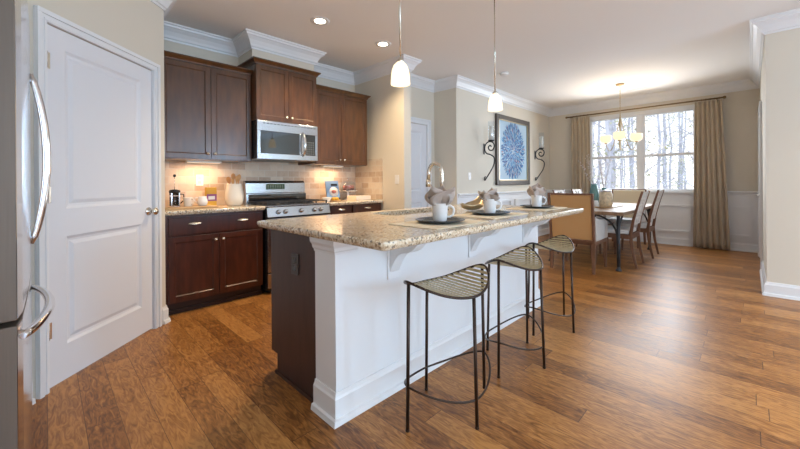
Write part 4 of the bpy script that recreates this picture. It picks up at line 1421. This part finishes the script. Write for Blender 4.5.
for k in range(3):
    a = math.radians(-5 + 120 * k - 45.2)
    c, s_ = math.cos(a), math.sin(a)
    pts = []
    for q in range(13):
        u = q / 12
        r = 0.02 + 0.228 * u
        z = 0.28 - 0.55 * math.sin(PI * u * 0.6) + 0.17 * u ** 3
        pts.append((r * c, r * s_, z))
    arm = G().tube(pts, 0.0065, 8).build('arm', GOLD, t)
    ex, ey, ez = pts[-1]
    G().lathe([(0.004, 0.0), (0.028, 0.004), (0.020, 0.02), (0.020, 0.03)], (ex, ey, ez), 14).build('cup', GOLD, arm)
    G().lathe([(0.034, 0.02), (0.070, 0.035), (0.090, 0.075), (0.086, 0.130), (0.078, 0.145), (0.074, 0.142), (0.083, 0.075), (0.064, 0.04), (0.034, 0.025)], (ex, ey, ez), 22).build('shade', SHADE2, arm)
    point('chandelier_bulb', (CX + ex, CY + ey, 1.85 + ez + 0.09), 4.5, WARM, 0.04)

# ------------------------------------------------------------------ curtains
t = thing('curtain_rod', 'bronze curtain rod spanning above the dining window', 'curtain rod', (7.8, 1.5, 2.5))
G().cyl((0, -1.2, 0), (0, 1.235, 0), 0.0125, 12).build('rod', ROD, t)
for s_ in (-1.2, 1.235):
    G().lathe([(0.013, 0), (0.022, 0.006), (0.024, 0.022), (0.018, 0.034), (0, 0.038)], n=14).xf(Matrix.Translation((0, s_, 0)) @ Matrix.Rotation((PI / 2) * (1 if s_ < 0 else -1), 4, 'X')).build('finial', ROD, t)
for y in (-1.12, 1.17):
    G().bar((0.01, y, -0.005), (0.1295, y, -0.005), 0.012, 0.03).build('bracket', ROD, t)


def curtain(label, y0t, y1t, y0b, y1b, folds, seed):
    rnd = random.Random(seed)
    ph = rnd.uniform(0, 6)
    t = thing('curtain', label, 'curtain', (7.8, (y0t + y1t) / 2, 0.02), group='tan linen curtains')

    def f(u, v):
        z = 0.015 + (2.475 - 0.015) * v
        y = (y0b + (y1b - y0b) * u) * (1 - v) + (y0t + (y1t - y0t) * u) * v
        amp = 0.020 + 0.014 * (1 - v)
        x = 7.80 + amp * math.sin(u * folds * 2 * PI + ph) + 0.005 * math.sin(u * folds * PI * 1.3)
        return (x, y + 0.002 * math.sin(u * folds * 2 * PI * 2 + v), z)
    g = G().grid(f, folds * 14, 24)
    g.build('panel', CURT, t, world=True, solid=0.004)
    for k in range(folds):
        y = y0t + (y1t - y0t) * (k + 0.5) / folds
        G().tube([(7.80 + 0.019 * math.cos(q * PI / 7), y, 2.500 + 0.019 * math.sin(q * PI / 7)) for q in range(14)], 0.002, 6, closed=True).build('ring', ROD, t, world=True)
    return t


curtain('tan linen curtain left of the dining window, by the picture wall', 2.30, 2.655, 2.28, 2.66, 5, 2)
curtain('tan linen curtain right of the dining window, hanging to the floor', 0.315, 0.655, 0.225, 0.690, 6, 5)

# ------------------------------------------------------------------ wall art & sconces
t = thing('framed_art', 'tall framed blue starburst print on the dining room wall', 'picture', (6.215, 3.169, 1.72))
W2, H2 = 0.655, 0.63
g = G()
def fr_piece(a, b, c, d): g.box(a, b, -0.040, 0, c, d)
fw = 0.085
fr_piece(-W2, -W2 + fw, -H2, H2); fr_piece(W2 - fw, W2, -H2, H2); fr_piece(-W2 + fw, W2 - fw, -H2, -H2 + fw); fr_piece(-W2 + fw, W2 - fw, H2 - fw, H2)
g.build('frame', PEWTER, t, bevel=0.008)
g = G()
for (a, b, c, d) in ((-W2 + fw, -W2 + fw + .012, -H2 + fw, H2 - fw), (W2 - fw - .012, W2 - fw, -H2 + fw, H2 - fw), (-W2 + fw, W2 - fw, -H2 + fw, -H2 + fw + .012), (-W2 + fw, W2 - fw, H2 - fw - .012, H2 - fw)):
    g.box(a, b, -0.036, -0.012, c, d)
g.build('inner_lip', GOLD, t)
G().box(-W2 + fw, W2 - fw, -0.012, -0.004, -H2 + fw, H2 - fw).build('paper', PAPER, t)
g = G()
rnd = random.Random(11)
for k in range(900):
    rr_ = 0.06 + 0.94 * math.sqrt((k + 0.5) / 900)
    a = k * 2.39996 + rnd.uniform(-.1, .1)
    cx, cz = 0.45 * rr_ * math.cos(a), 0.515 * rr_ * math.sin(a)
    ang = math.atan2(cz, cx) + rnd.uniform(-.45, .45)
    ln, wd = rnd.uniform(0.028, 0.06), rnd.uniform(0.008, 0.014)
    c, s_ = math.cos(ang), math.sin(ang)
    y = -0.0130 - 0.0003 * (k % 5)
    pts = [(cx - c * ln, y, cz - s_ * ln), (cx - s_ * wd, y, cz + c * wd), (cx + c * ln, y, cz + s_ * ln), (cx + s_ * wd, y, cz - c * wd)]
    mi = rnd.choice([0, 1, 1, 2, 2, 2, 0, 3, 1, 2]) if rnd.random() > 0.03 else 4
    g.add(pts, [(0, 1, 2, 3)], mi)
g.build('starburst_print', BLUES, t)


def sconce(x, label):
    t = thing('wall_sconce', label, 'wall sconce', (x, 3.169, 1.17), group='scroll iron sconces beside the art')

    def cr(P):
        out = []
        P = [Vector((0, -a_, b_)) for a_, b_ in P]
        for i in range(len(P) - 1):
            p0, p1, p2, p3 = P[max(i - 1, 0)], P[i], P[i + 1], P[min(i + 2, len(P) - 1)]
            for q in range(6):
                u = q / 6
                out.append(0.5 * ((2 * p1) + (p2 - p0) * u + (2 * p0 - 5 * p1 + 4 * p2 - p3) * u * u + (-p0 + 3 * p1 - 3 * p2 + p3) * u ** 3))
        out.append(P[-1])
        return out
    g = G().tube(cr([(0.014, 0.0), (0.035, 0.03), (0.10, 0.12), (0.165, 0.22), (0.195, 0.31), (0.185, 0.385), (0.12, 0.43), (0.05, 0.455), (0.016, 0.52), (0.03, 0.60),
                     (0.09, 0.645), (0.165, 0.63), (0.195, 0.57), (0.165, 0.505), (0.11, 0.505), (0.085, 0.55), (0.115, 0.585), (0.14, 0.56)]), 0.0105, 8)
    g.tube(cr([(0.014, 0.0), (0.012, 0.05), (0.03, 0.065)]), 0.010, 8)
    g.build('scroll', IRON, t)
    G().box(-0.02, 0.02, -0.006, -0.0005, 0.44, 0.62).build('wall_plate', IRON, t)
    G().lathe([(0.006, 0.635), (0.048, 0.655), (0.054, 0.668), (0.0, 0.664)], (0, -0.14, 0), 20).build('cup', IRON, t)
    G().lathe([(0.046, 0.672), (0.050, 0.74), (0.052, 0.98), (0.051, 0.98), (0.049, 0.74), (0.045, 0.672)], (0, -0.14, 0), 24).build('hurricane_glass', PANE, t)
    G().lathe([(0, 0.6685), (0.034, 0.6685), (0.034, 0.90), (0, 0.902)], (0, -0.14, 0), 18).build('candle', CANDLE, t)
    return t


sconce(5.20, 'black scroll iron wall sconce with candle, left of the framed art')
sconce(7.18, 'black scroll iron wall sconce with candle, right of the framed art')

# ------------------------------------------------------------------ dining furniture
t = thing('dining_table', 'rectangular wood-topped dining table with curved black iron legs', 'table', (6.1, 1.60, 0))
TX0, TX1, TY0, TY1 = 4.99, 7.25, 1.10, 2.12
G().box(TX0, TX1, TY0, TY1, 0.715, 0.760).build('table_top', TABLEW, t, world=True, bevel=0.005)
for x, y, sx, sy in ((5.142, 1.19, 1, 1), (7.10, 1.19, -1, 1), (5.142, 2.04, 1, -1), (7.10, 2.04, -1, -1)):
    g = G().tube([(x, y, 0.7145), (x, y, 0.03)], 0.021, 12)
    g.lathe([(0.036, 0.0), (0.036, 0.012), (0.024, 0.03), (0.021, 0.05)], (x, y, 0), 16)
    pts = []
    for q in range(9):
        a = q / 8 * PI / 2
        pts.append((x + sx * 0.02, y + sy * (0.02 + 0.30 * (1 - math.cos(a))), 0.43 + 0.275 * math.sin(a)))
    g.tube(pts, 0.012, 8)
    pts = [(x + sx * (0.02 + 0.30 * (1 - math.cos(q / 8 * PI / 2))), y, 0.43 + 0.275 * math.sin(q / 8 * PI / 2)) for q in range(9)]
    g.tube(pts, 0.012, 8)
    g.build('leg', IRON, t, world=True)


def host_chair(label, loc, rz, back_mat):
    """local: chair faces +x, back at x=0"""
    t = thing('upholstered_armchair', label, 'chair', loc, rz, group='upholstered chairs at the table ends')
    w_ = 0.27
    for s_ in (-1, 1):
        g = G().bar((0.04, s_ * (w_ - 0.02), 0.40), (0.005, s_ * (w_ - 0.015), 0.0), 0.045, 0.05, 0.030, 0.032, ref=(1, 0, 0))
        g.build('leg', WALNUT, t)
        g = G().bar((0.52, s_ * (w_ - 0.02), 0.36), (0.53, s_ * (w_ - 0.02), 0.0), 0.042, 0.042, 0.026, 0.026, ref=(1, 0, 0))
        g.build('leg', WALNUT, t)
    # wooden frame around the back, leaning backwards
    g = G()
    tl = -0.075
    def bx(z): return 0.02 + tl * (z - 0.40) / 0.6
    for s_ in (-1, 1):
        g.bar((bx(0.38), s_ * (w_ - 0.012), 0.38), (bx(0.985), s_ * (w_ - 0.006), 0.985), 0.026, 0.050, 0.022, 0.036, ref=(1, 0, 0))
    g.bar((bx(0.985), -w_ - 0.003, 0.985), (bx(0.985), w_ + 0.003, 0.985), 0.038, 0.022, ref=(0, 0, 1))
    g.bar((bx(0.40), -w_ + 0.01, 0.40), (bx(0.40), w_ - 0.01, 0.40), 0.040, 0.022, ref=(0, 0, 1))
    g.build('back_frame', WALNUT, t, bevel=0.003)
    # upholstered back panel
    g = G()
    vs = []
    for z in (0.412, 0.974):
        for x, y in ((-0.014, -w_ + 0.025), (0.055, -w_ + 0.025), (0.055, w_ - 0.025), (-0.014, w_ - 0.025)):
            vs.append((bx(z) + x, y, z))
    g.add(vs, [(0, 3, 2, 1), (4, 5, 6, 7), (0, 1, 5, 4), (1, 2, 6, 5), (2, 3, 7, 6), (3, 0, 4, 7)])
    g.build('backrest', back_mat, t, bevel=0.012)
    G().box(0.04, 0.56, -w_ + 0.005, w_ - 0.005, 0.345, 0.395).build('seat_frame', WALNUT, t, bevel=0.004)
    G().box(0.07, 0.56, -w_ + 0.045, w_ - 0.045, 0.396, 0.480).build('seat', SEATW, t, bevel=0.025, seg=3)
    for s_ in (-1, 1):
        g = G()
        g.prism([(0.03, 0.396), (0.545, 0.396), (0.555, 0.615), (0.53, 0.650), (0.20, 0.665), (0.0, 0.72)], lambda p, y: (p[0], p[1], y), 0, 1)
        g = G().prism([(0.055, 0.396), (0.545, 0.396), (0.555, 0.610), (0.53, 0.645), (0.20, 0.660), (0.035, 0.70)],
                      lambda p, y: (p[0], y, p[1]), s_ * (w_ - 0.042), s_ * (w_ + 0.006))
        g.build('arm', ARMF, t, bevel=0.012)
    return t


hc = host_chair('tan linen upholstered chair with its back to the kitchen island', (4.735, 1.62, 0), 0.0, LINEN)
hc2 = host_chair('cream upholstered chair at the far end of the table, facing the kitchen', (7.62, 1.60, 0), PI, LINENL)


def side_chair(label):
    """local: faces +y, rear legs at y=0"""
    t = thing('dining_chair', label, 'chair', (0, 0, 0), 0, group='lattice back dining chairs')
    w_ = 0.215
    for s_ in (-1, 1):
        # rear leg and back post as one curved piece
        pts = [(s_ * w_, -0.045, 0.0), (s_ * w_, 0.0, 0.22), (s_ * w_, 0.02, 0.42), (s_ * w_, -0.01, 0.62), (s_ * w_, -0.06, 0.82), (s_ * w_, -0.115, 1.01)]
        wd = [0.026, 0.032, 0.038, 0.032, 0.027, 0.024]
        g = G()
        rings = []
        for (x, y, z), q in zip(pts, wd):
            rings.append([(x - 0.014, y - q / 2, z), (x + 0.014, y - q / 2, z), (x + 0.014, y + q / 2, z), (x - 0.014, y + q / 2, z)])
        fs = [(i * 4 + k, i * 4 + (k + 1) % 4, i * 4 + 4 + (k + 1) % 4, i * 4 + 4 + k) for i in range(5) for k in range(4)]
        fs += [(3, 2, 1, 0), (20, 21, 22, 23)]
        g.add([p for r in rings for p in r], fs)
        g.build('leg', WALNUT, t, bevel=0.003)
        G().bar((s_ * (w_ - 0.004), 0.43, 0.41), (s_ * (w_ - 0.004), 0.445, 0.0), 0.038, 0.038, 0.024, 0.024, ref=(1, 0, 0)).build('leg', WALNUT, t)
    g = G()
    g.box(-w_ + 0.014, w_ - 0.014, 0.005, 0.03, 0.375, 0.435); g.box(-w_ + 0.014, w_ - 0.014, 0.42, 0.445, 0.375, 0.435)
    for s_ in (-1, 1): g.box(s_ * w_ - 0.011, s_ * w_ + 0.011, 0.03, 0.425, 0.375, 0.435)
    g.build('seat_frame', WALNUT, t)
    G().box(-w_ - 0.01, w_ + 0.01, 0.035, 0.47, 0.4355, 0.495).build('seat', SEATW, t, bevel=0.020, seg=3)
    # lattice back panel with staggered openings
    def yb(z):
        import bisect
        zs = [0.42, 0.62, 0.82, 1.01]; ys = [0.02, -0.01, -0.06, -0.115]
        for i in range(3):
            if z <= zs[i + 1]: break
        u = (z - zs[i]) / (zs[i + 1] - zs[i])
        return ys[i] + (ys[i + 1] - ys[i]) * u
    g = G()
    nc, nr = 7, 11
    z0, z1 = 0.56, 1.0
    xs = [-w_ + 0.014 + (2 * w_ - 0.028) * i / nc for i in range(nc + 1)]
    zs_ = [z0]
    for j in range(nr): zs_.append(zs_[-1] + (0.062 if j % 2 else 0.0217))
    for j in range(nr):
        for i in range(nc):
            if j % 2 == 1 and (i % 2 == (1 if (j // 2) % 2 else 0)) and 0 <= i <= nc - 1 and not (i in (0, nc - 1) and (j // 2) % 2 == 0 and False):
                if 0 < i < nc - 1: continue
            a, b, c, d = xs[i], xs[i + 1], zs_[j], zs_[j + 1]
            vs = [(x, yb(z) + k, z) for z in (c, d) for x, k in ((a, -0.006), (b, -0.006), (b, 0.006), (a, 0.006))]
            g.add(vs, [(0, 3, 2, 1), (4, 5, 6, 7), (0, 1, 5, 4), (1, 2, 6, 5), (2, 3, 7, 6), (3, 0, 4, 7)])
    g.build('lattice_back', SEATW, t)
    return t


sc0 = side_chair('lattice back dining chair on the near side of the table, closer to the island')
sc0.location = (5.66, 1.10, 0)
dup(sc0, (6.52, 1.06, 0), 0, 'lattice back dining chair on the near side of the table, closer to the window')
dup(sc0, (5.95, 2.12, 0), PI, 'lattice back dining chair across the table, closer to the island')
dup(sc0, (6.78, 2.12, 0), PI, 'lattice back dining chair across the table, closer to the window')

# centrepiece
TZ = 0.7605
t = tag(G().box(5.68, 6.28, 1.38, 1.68, TZ, TZ + 0.012).build('wooden_tray', WOODL, bevel=0.003), 'flat wooden tray in the middle of the dining table', 'tray')
t = thing('glass_jar', 'cream filled glass jar with silver lid at the front of the tray', 'jar', (5.80, 1.50, TZ + 0.0125))
G().lathe([(0, 0), (0.075, 0), (0.085, 0.01), (0.088, 0.10), (0.086, 0.18), (0.070, 0.205), (0.066, 0.215), (0, 0.215)], n=24).build('jar_body', base('jar_fill', (0.66, 0.55, 0.38), 0.35, var=0.3, vscale=25), t)
G().lathe([(0.068, 0.2155), (0.070, 0.235), (0.02, 0.245), (0.0, 0.247)], n=24).build('lid', CHROME, t)
t = thing('small_jar', 'small white jar beside the tall jar on the tray', 'jar', (5.76, 1.62, TZ + 0.0125))
G().lathe([(0, 0), (0.035, 0), (0.038, 0.05), (0.03, 0.07), (0.03, 0.085), (0, 0.088)], n=18).build('body', WHITEC, t)


def vase(name_lab, bl, x, y, h, r, nbr, seed):
    t = thing('glass_vase', name_lab, 'vase', (x, y, TZ + 0.0005), group='teal glass vases')
    G().lathe([(0, 0), (r * 0.8, 0), (r, 0.02), (r * 1.02, h * 0.55), (r * 0.75, h * 0.8), (r * 0.6, h * 0.92), (r * 0.72, h), (r * 0.68, h), (r * 0.55, h * 0.9), (r * 0.9, h * 0.5), (r * 0.85, 0.03), (0, 0.015)], n=22).build('vessel', TEAL, t)
    rnd = random.Random(seed)
    tb = thing('flowering_branches', bl, 'branches', (x, y, TZ + 0.03))
    g, gb = G(), G()
    for k in range(nbr):
        a = rnd.uniform(0, 2 * PI); sp = rnd.uniform(0.08, 0.28)
        L_ = rnd.uniform(0.35, 0.55)
        pts, rr_ = [], []
        for q in range(8):
            u = q / 7
            pts.append(Vector((math.cos(a) * sp * u ** 1.5 + 0.012 * math.sin(q * 2 + k), math.sin(a) * sp * u ** 1.5, h * 0.2 + (h * 0.8 + L_) * u)))
            rr_.append(0.0028 * (1 - 0.6 * u))
        # stay inside the neck
        for i_ in range(len(pts)):
            if pts[i_].z < h: pts[i_].x *= 0.3; pts[i_].y *= 0.3
        g.tube(pts, rr_, 5)
        for q in range(16):
            u = rnd.uniform(0.45, 1.0)
            i0 = min(6, int(u * 7)); p = pts[i0].lerp(pts[i0 + 1], u * 7 - i0)
            p = p + Vector((rnd.uniform(-.02, .02), rnd.uniform(-.02, .02), rnd.uniform(-.01, .02)))
            if p.z > h + 0.03:
                gb.lathe([(0, -0.007), (0.006, -0.003), (0.006, 0.003), (0, 0.008)], p, 6)
    g.build('twigs', TWIG, tb)
    gb.build('buds', BUD, tb)
    return t


vase('teal glass vase, tallest of the two, left on the dining table', 'white-budded branches in the taller, left teal vase', 6.30, 1.80, 0.34, 0.070, 7, 1)
vase('teal glass vase, smaller of the two, behind the jar', 'white-budded branches in the smaller teal vase behind the jar', 6.32, 1.66, 0.28, 0.050, 6, 9)

# ------------------------------------------------------------------ outside
gr = struct(G().box(8.3, 60, -30, 45, -0.9, -0.7).build('ground', LEAFL))


def make_tree(label, seed, h, r, leafy):
    rnd = random.Random(seed)
    t = thing('bare_tree', label, 'tree', (0, 0, -0.7), group='bare woodland trees outside the window')
    pts = [(0, 0, 0)]
    x = y = 0
    for k in range(1, 12):
        x += rnd.uniform(-.07, .07); y += rnd.uniform(-.07, .07)
        pts.append((x, y, h * k / 11))
    G().tube(pts, [r * (1 - 0.75 * k / 11) for k in range(12)], 8).build('trunk', BARK, t)
    g = G(); gl = G()
    for k in range(26):
        i = rnd.randint(1, 10)
        p = Vector(pts[i]).lerp(Vector(pts[i + 1]) if i < 11 else Vector(pts[i]), rnd.random())
        a = rnd.uniform(0, 2 * PI); L_ = rnd.uniform(0.4, 1.3) * (1 - 0.4 * i / 11)
        d = Vector((math.cos(a), math.sin(a), rnd.uniform(0.15, 0.9)))
        q1 = p + d * L_ * 0.5; q2 = p + d * L_ + Vector((rnd.uniform(-.2, .2), rnd.uniform(-.2, .2), rnd.uniform(0, .3)))
        g.tube([p, q1, q2], [r * 0.20, r * 0.14, r * 0.05], 5)
        for s_ in range(3):
            e = q1.lerp(q2, rnd.random())
            e2 = e + Vector((rnd.uniform(-.5, .5), rnd.uniform(-.5, .5), rnd.uniform(0, .6)))
            g.tube([e, e2], [r * 0.06, r * 0.02], 4)
            if leafy:
                for z in range(10):
                    c = e.lerp(e2, rnd.random()) + Vector((rnd.uniform(-.3, .3), rnd.uniform(-.3, .3), rnd.uniform(-.25, .25)))
                    s2 = rnd.uniform(0.03, 0.06)
                    u = Vector((rnd.uniform(-1, 1), rnd.uniform(-1, 1), rnd.uniform(-1, 1))).normalized(); v = u.orthogonal().normalized()
                    gl.add([c - u * s2, c + v * s2 * .5, c + u * s2, c - v * s2 * .5], [(0, 1, 2, 3)])
    g.build('branches', BARK, t)
    if leafy: gl.build('foliage', LEAF, t)
    return t


rnd = random.Random(77)
TL = 'slender bare trunk among the woods seen through the dining window'
protos = [make_tree(TL, 1, 9, 0.13, False), make_tree(TL, 2, 10, 0.10, False), make_tree(TL, 3, 8, 0.075, False), make_tree(TL, 4, 7, 0.06, True)]
pos = []
placed = 0
for k in range(900):
    X = rnd.uniform(11, 34)
    # keep to the wedge seen through the window from around the camera
    ylo, yhi = 0.09 * X - 1.5, 0.29 * X + 1.6
    Y = rnd.uniform(ylo, yhi)
    if any((X - a) ** 2 + (Y - b) ** 2 < 1.2 ** 2 for a, b in pos): continue
    pos.append((X, Y))
    if placed < 4: o = protos[placed]
    else: o = copy_tree(protos[rnd.choice([0, 1, 1, 2, 2, 3])])
    o.location = (X, Y, -0.7); o.rotation_euler = (0, 0, rnd.uniform(0, 6.28))
    s_ = rnd.uniform(0.85, 1.25); o.scale = (s_, s_, s_)
    placed += 1
    if placed >= 50: break
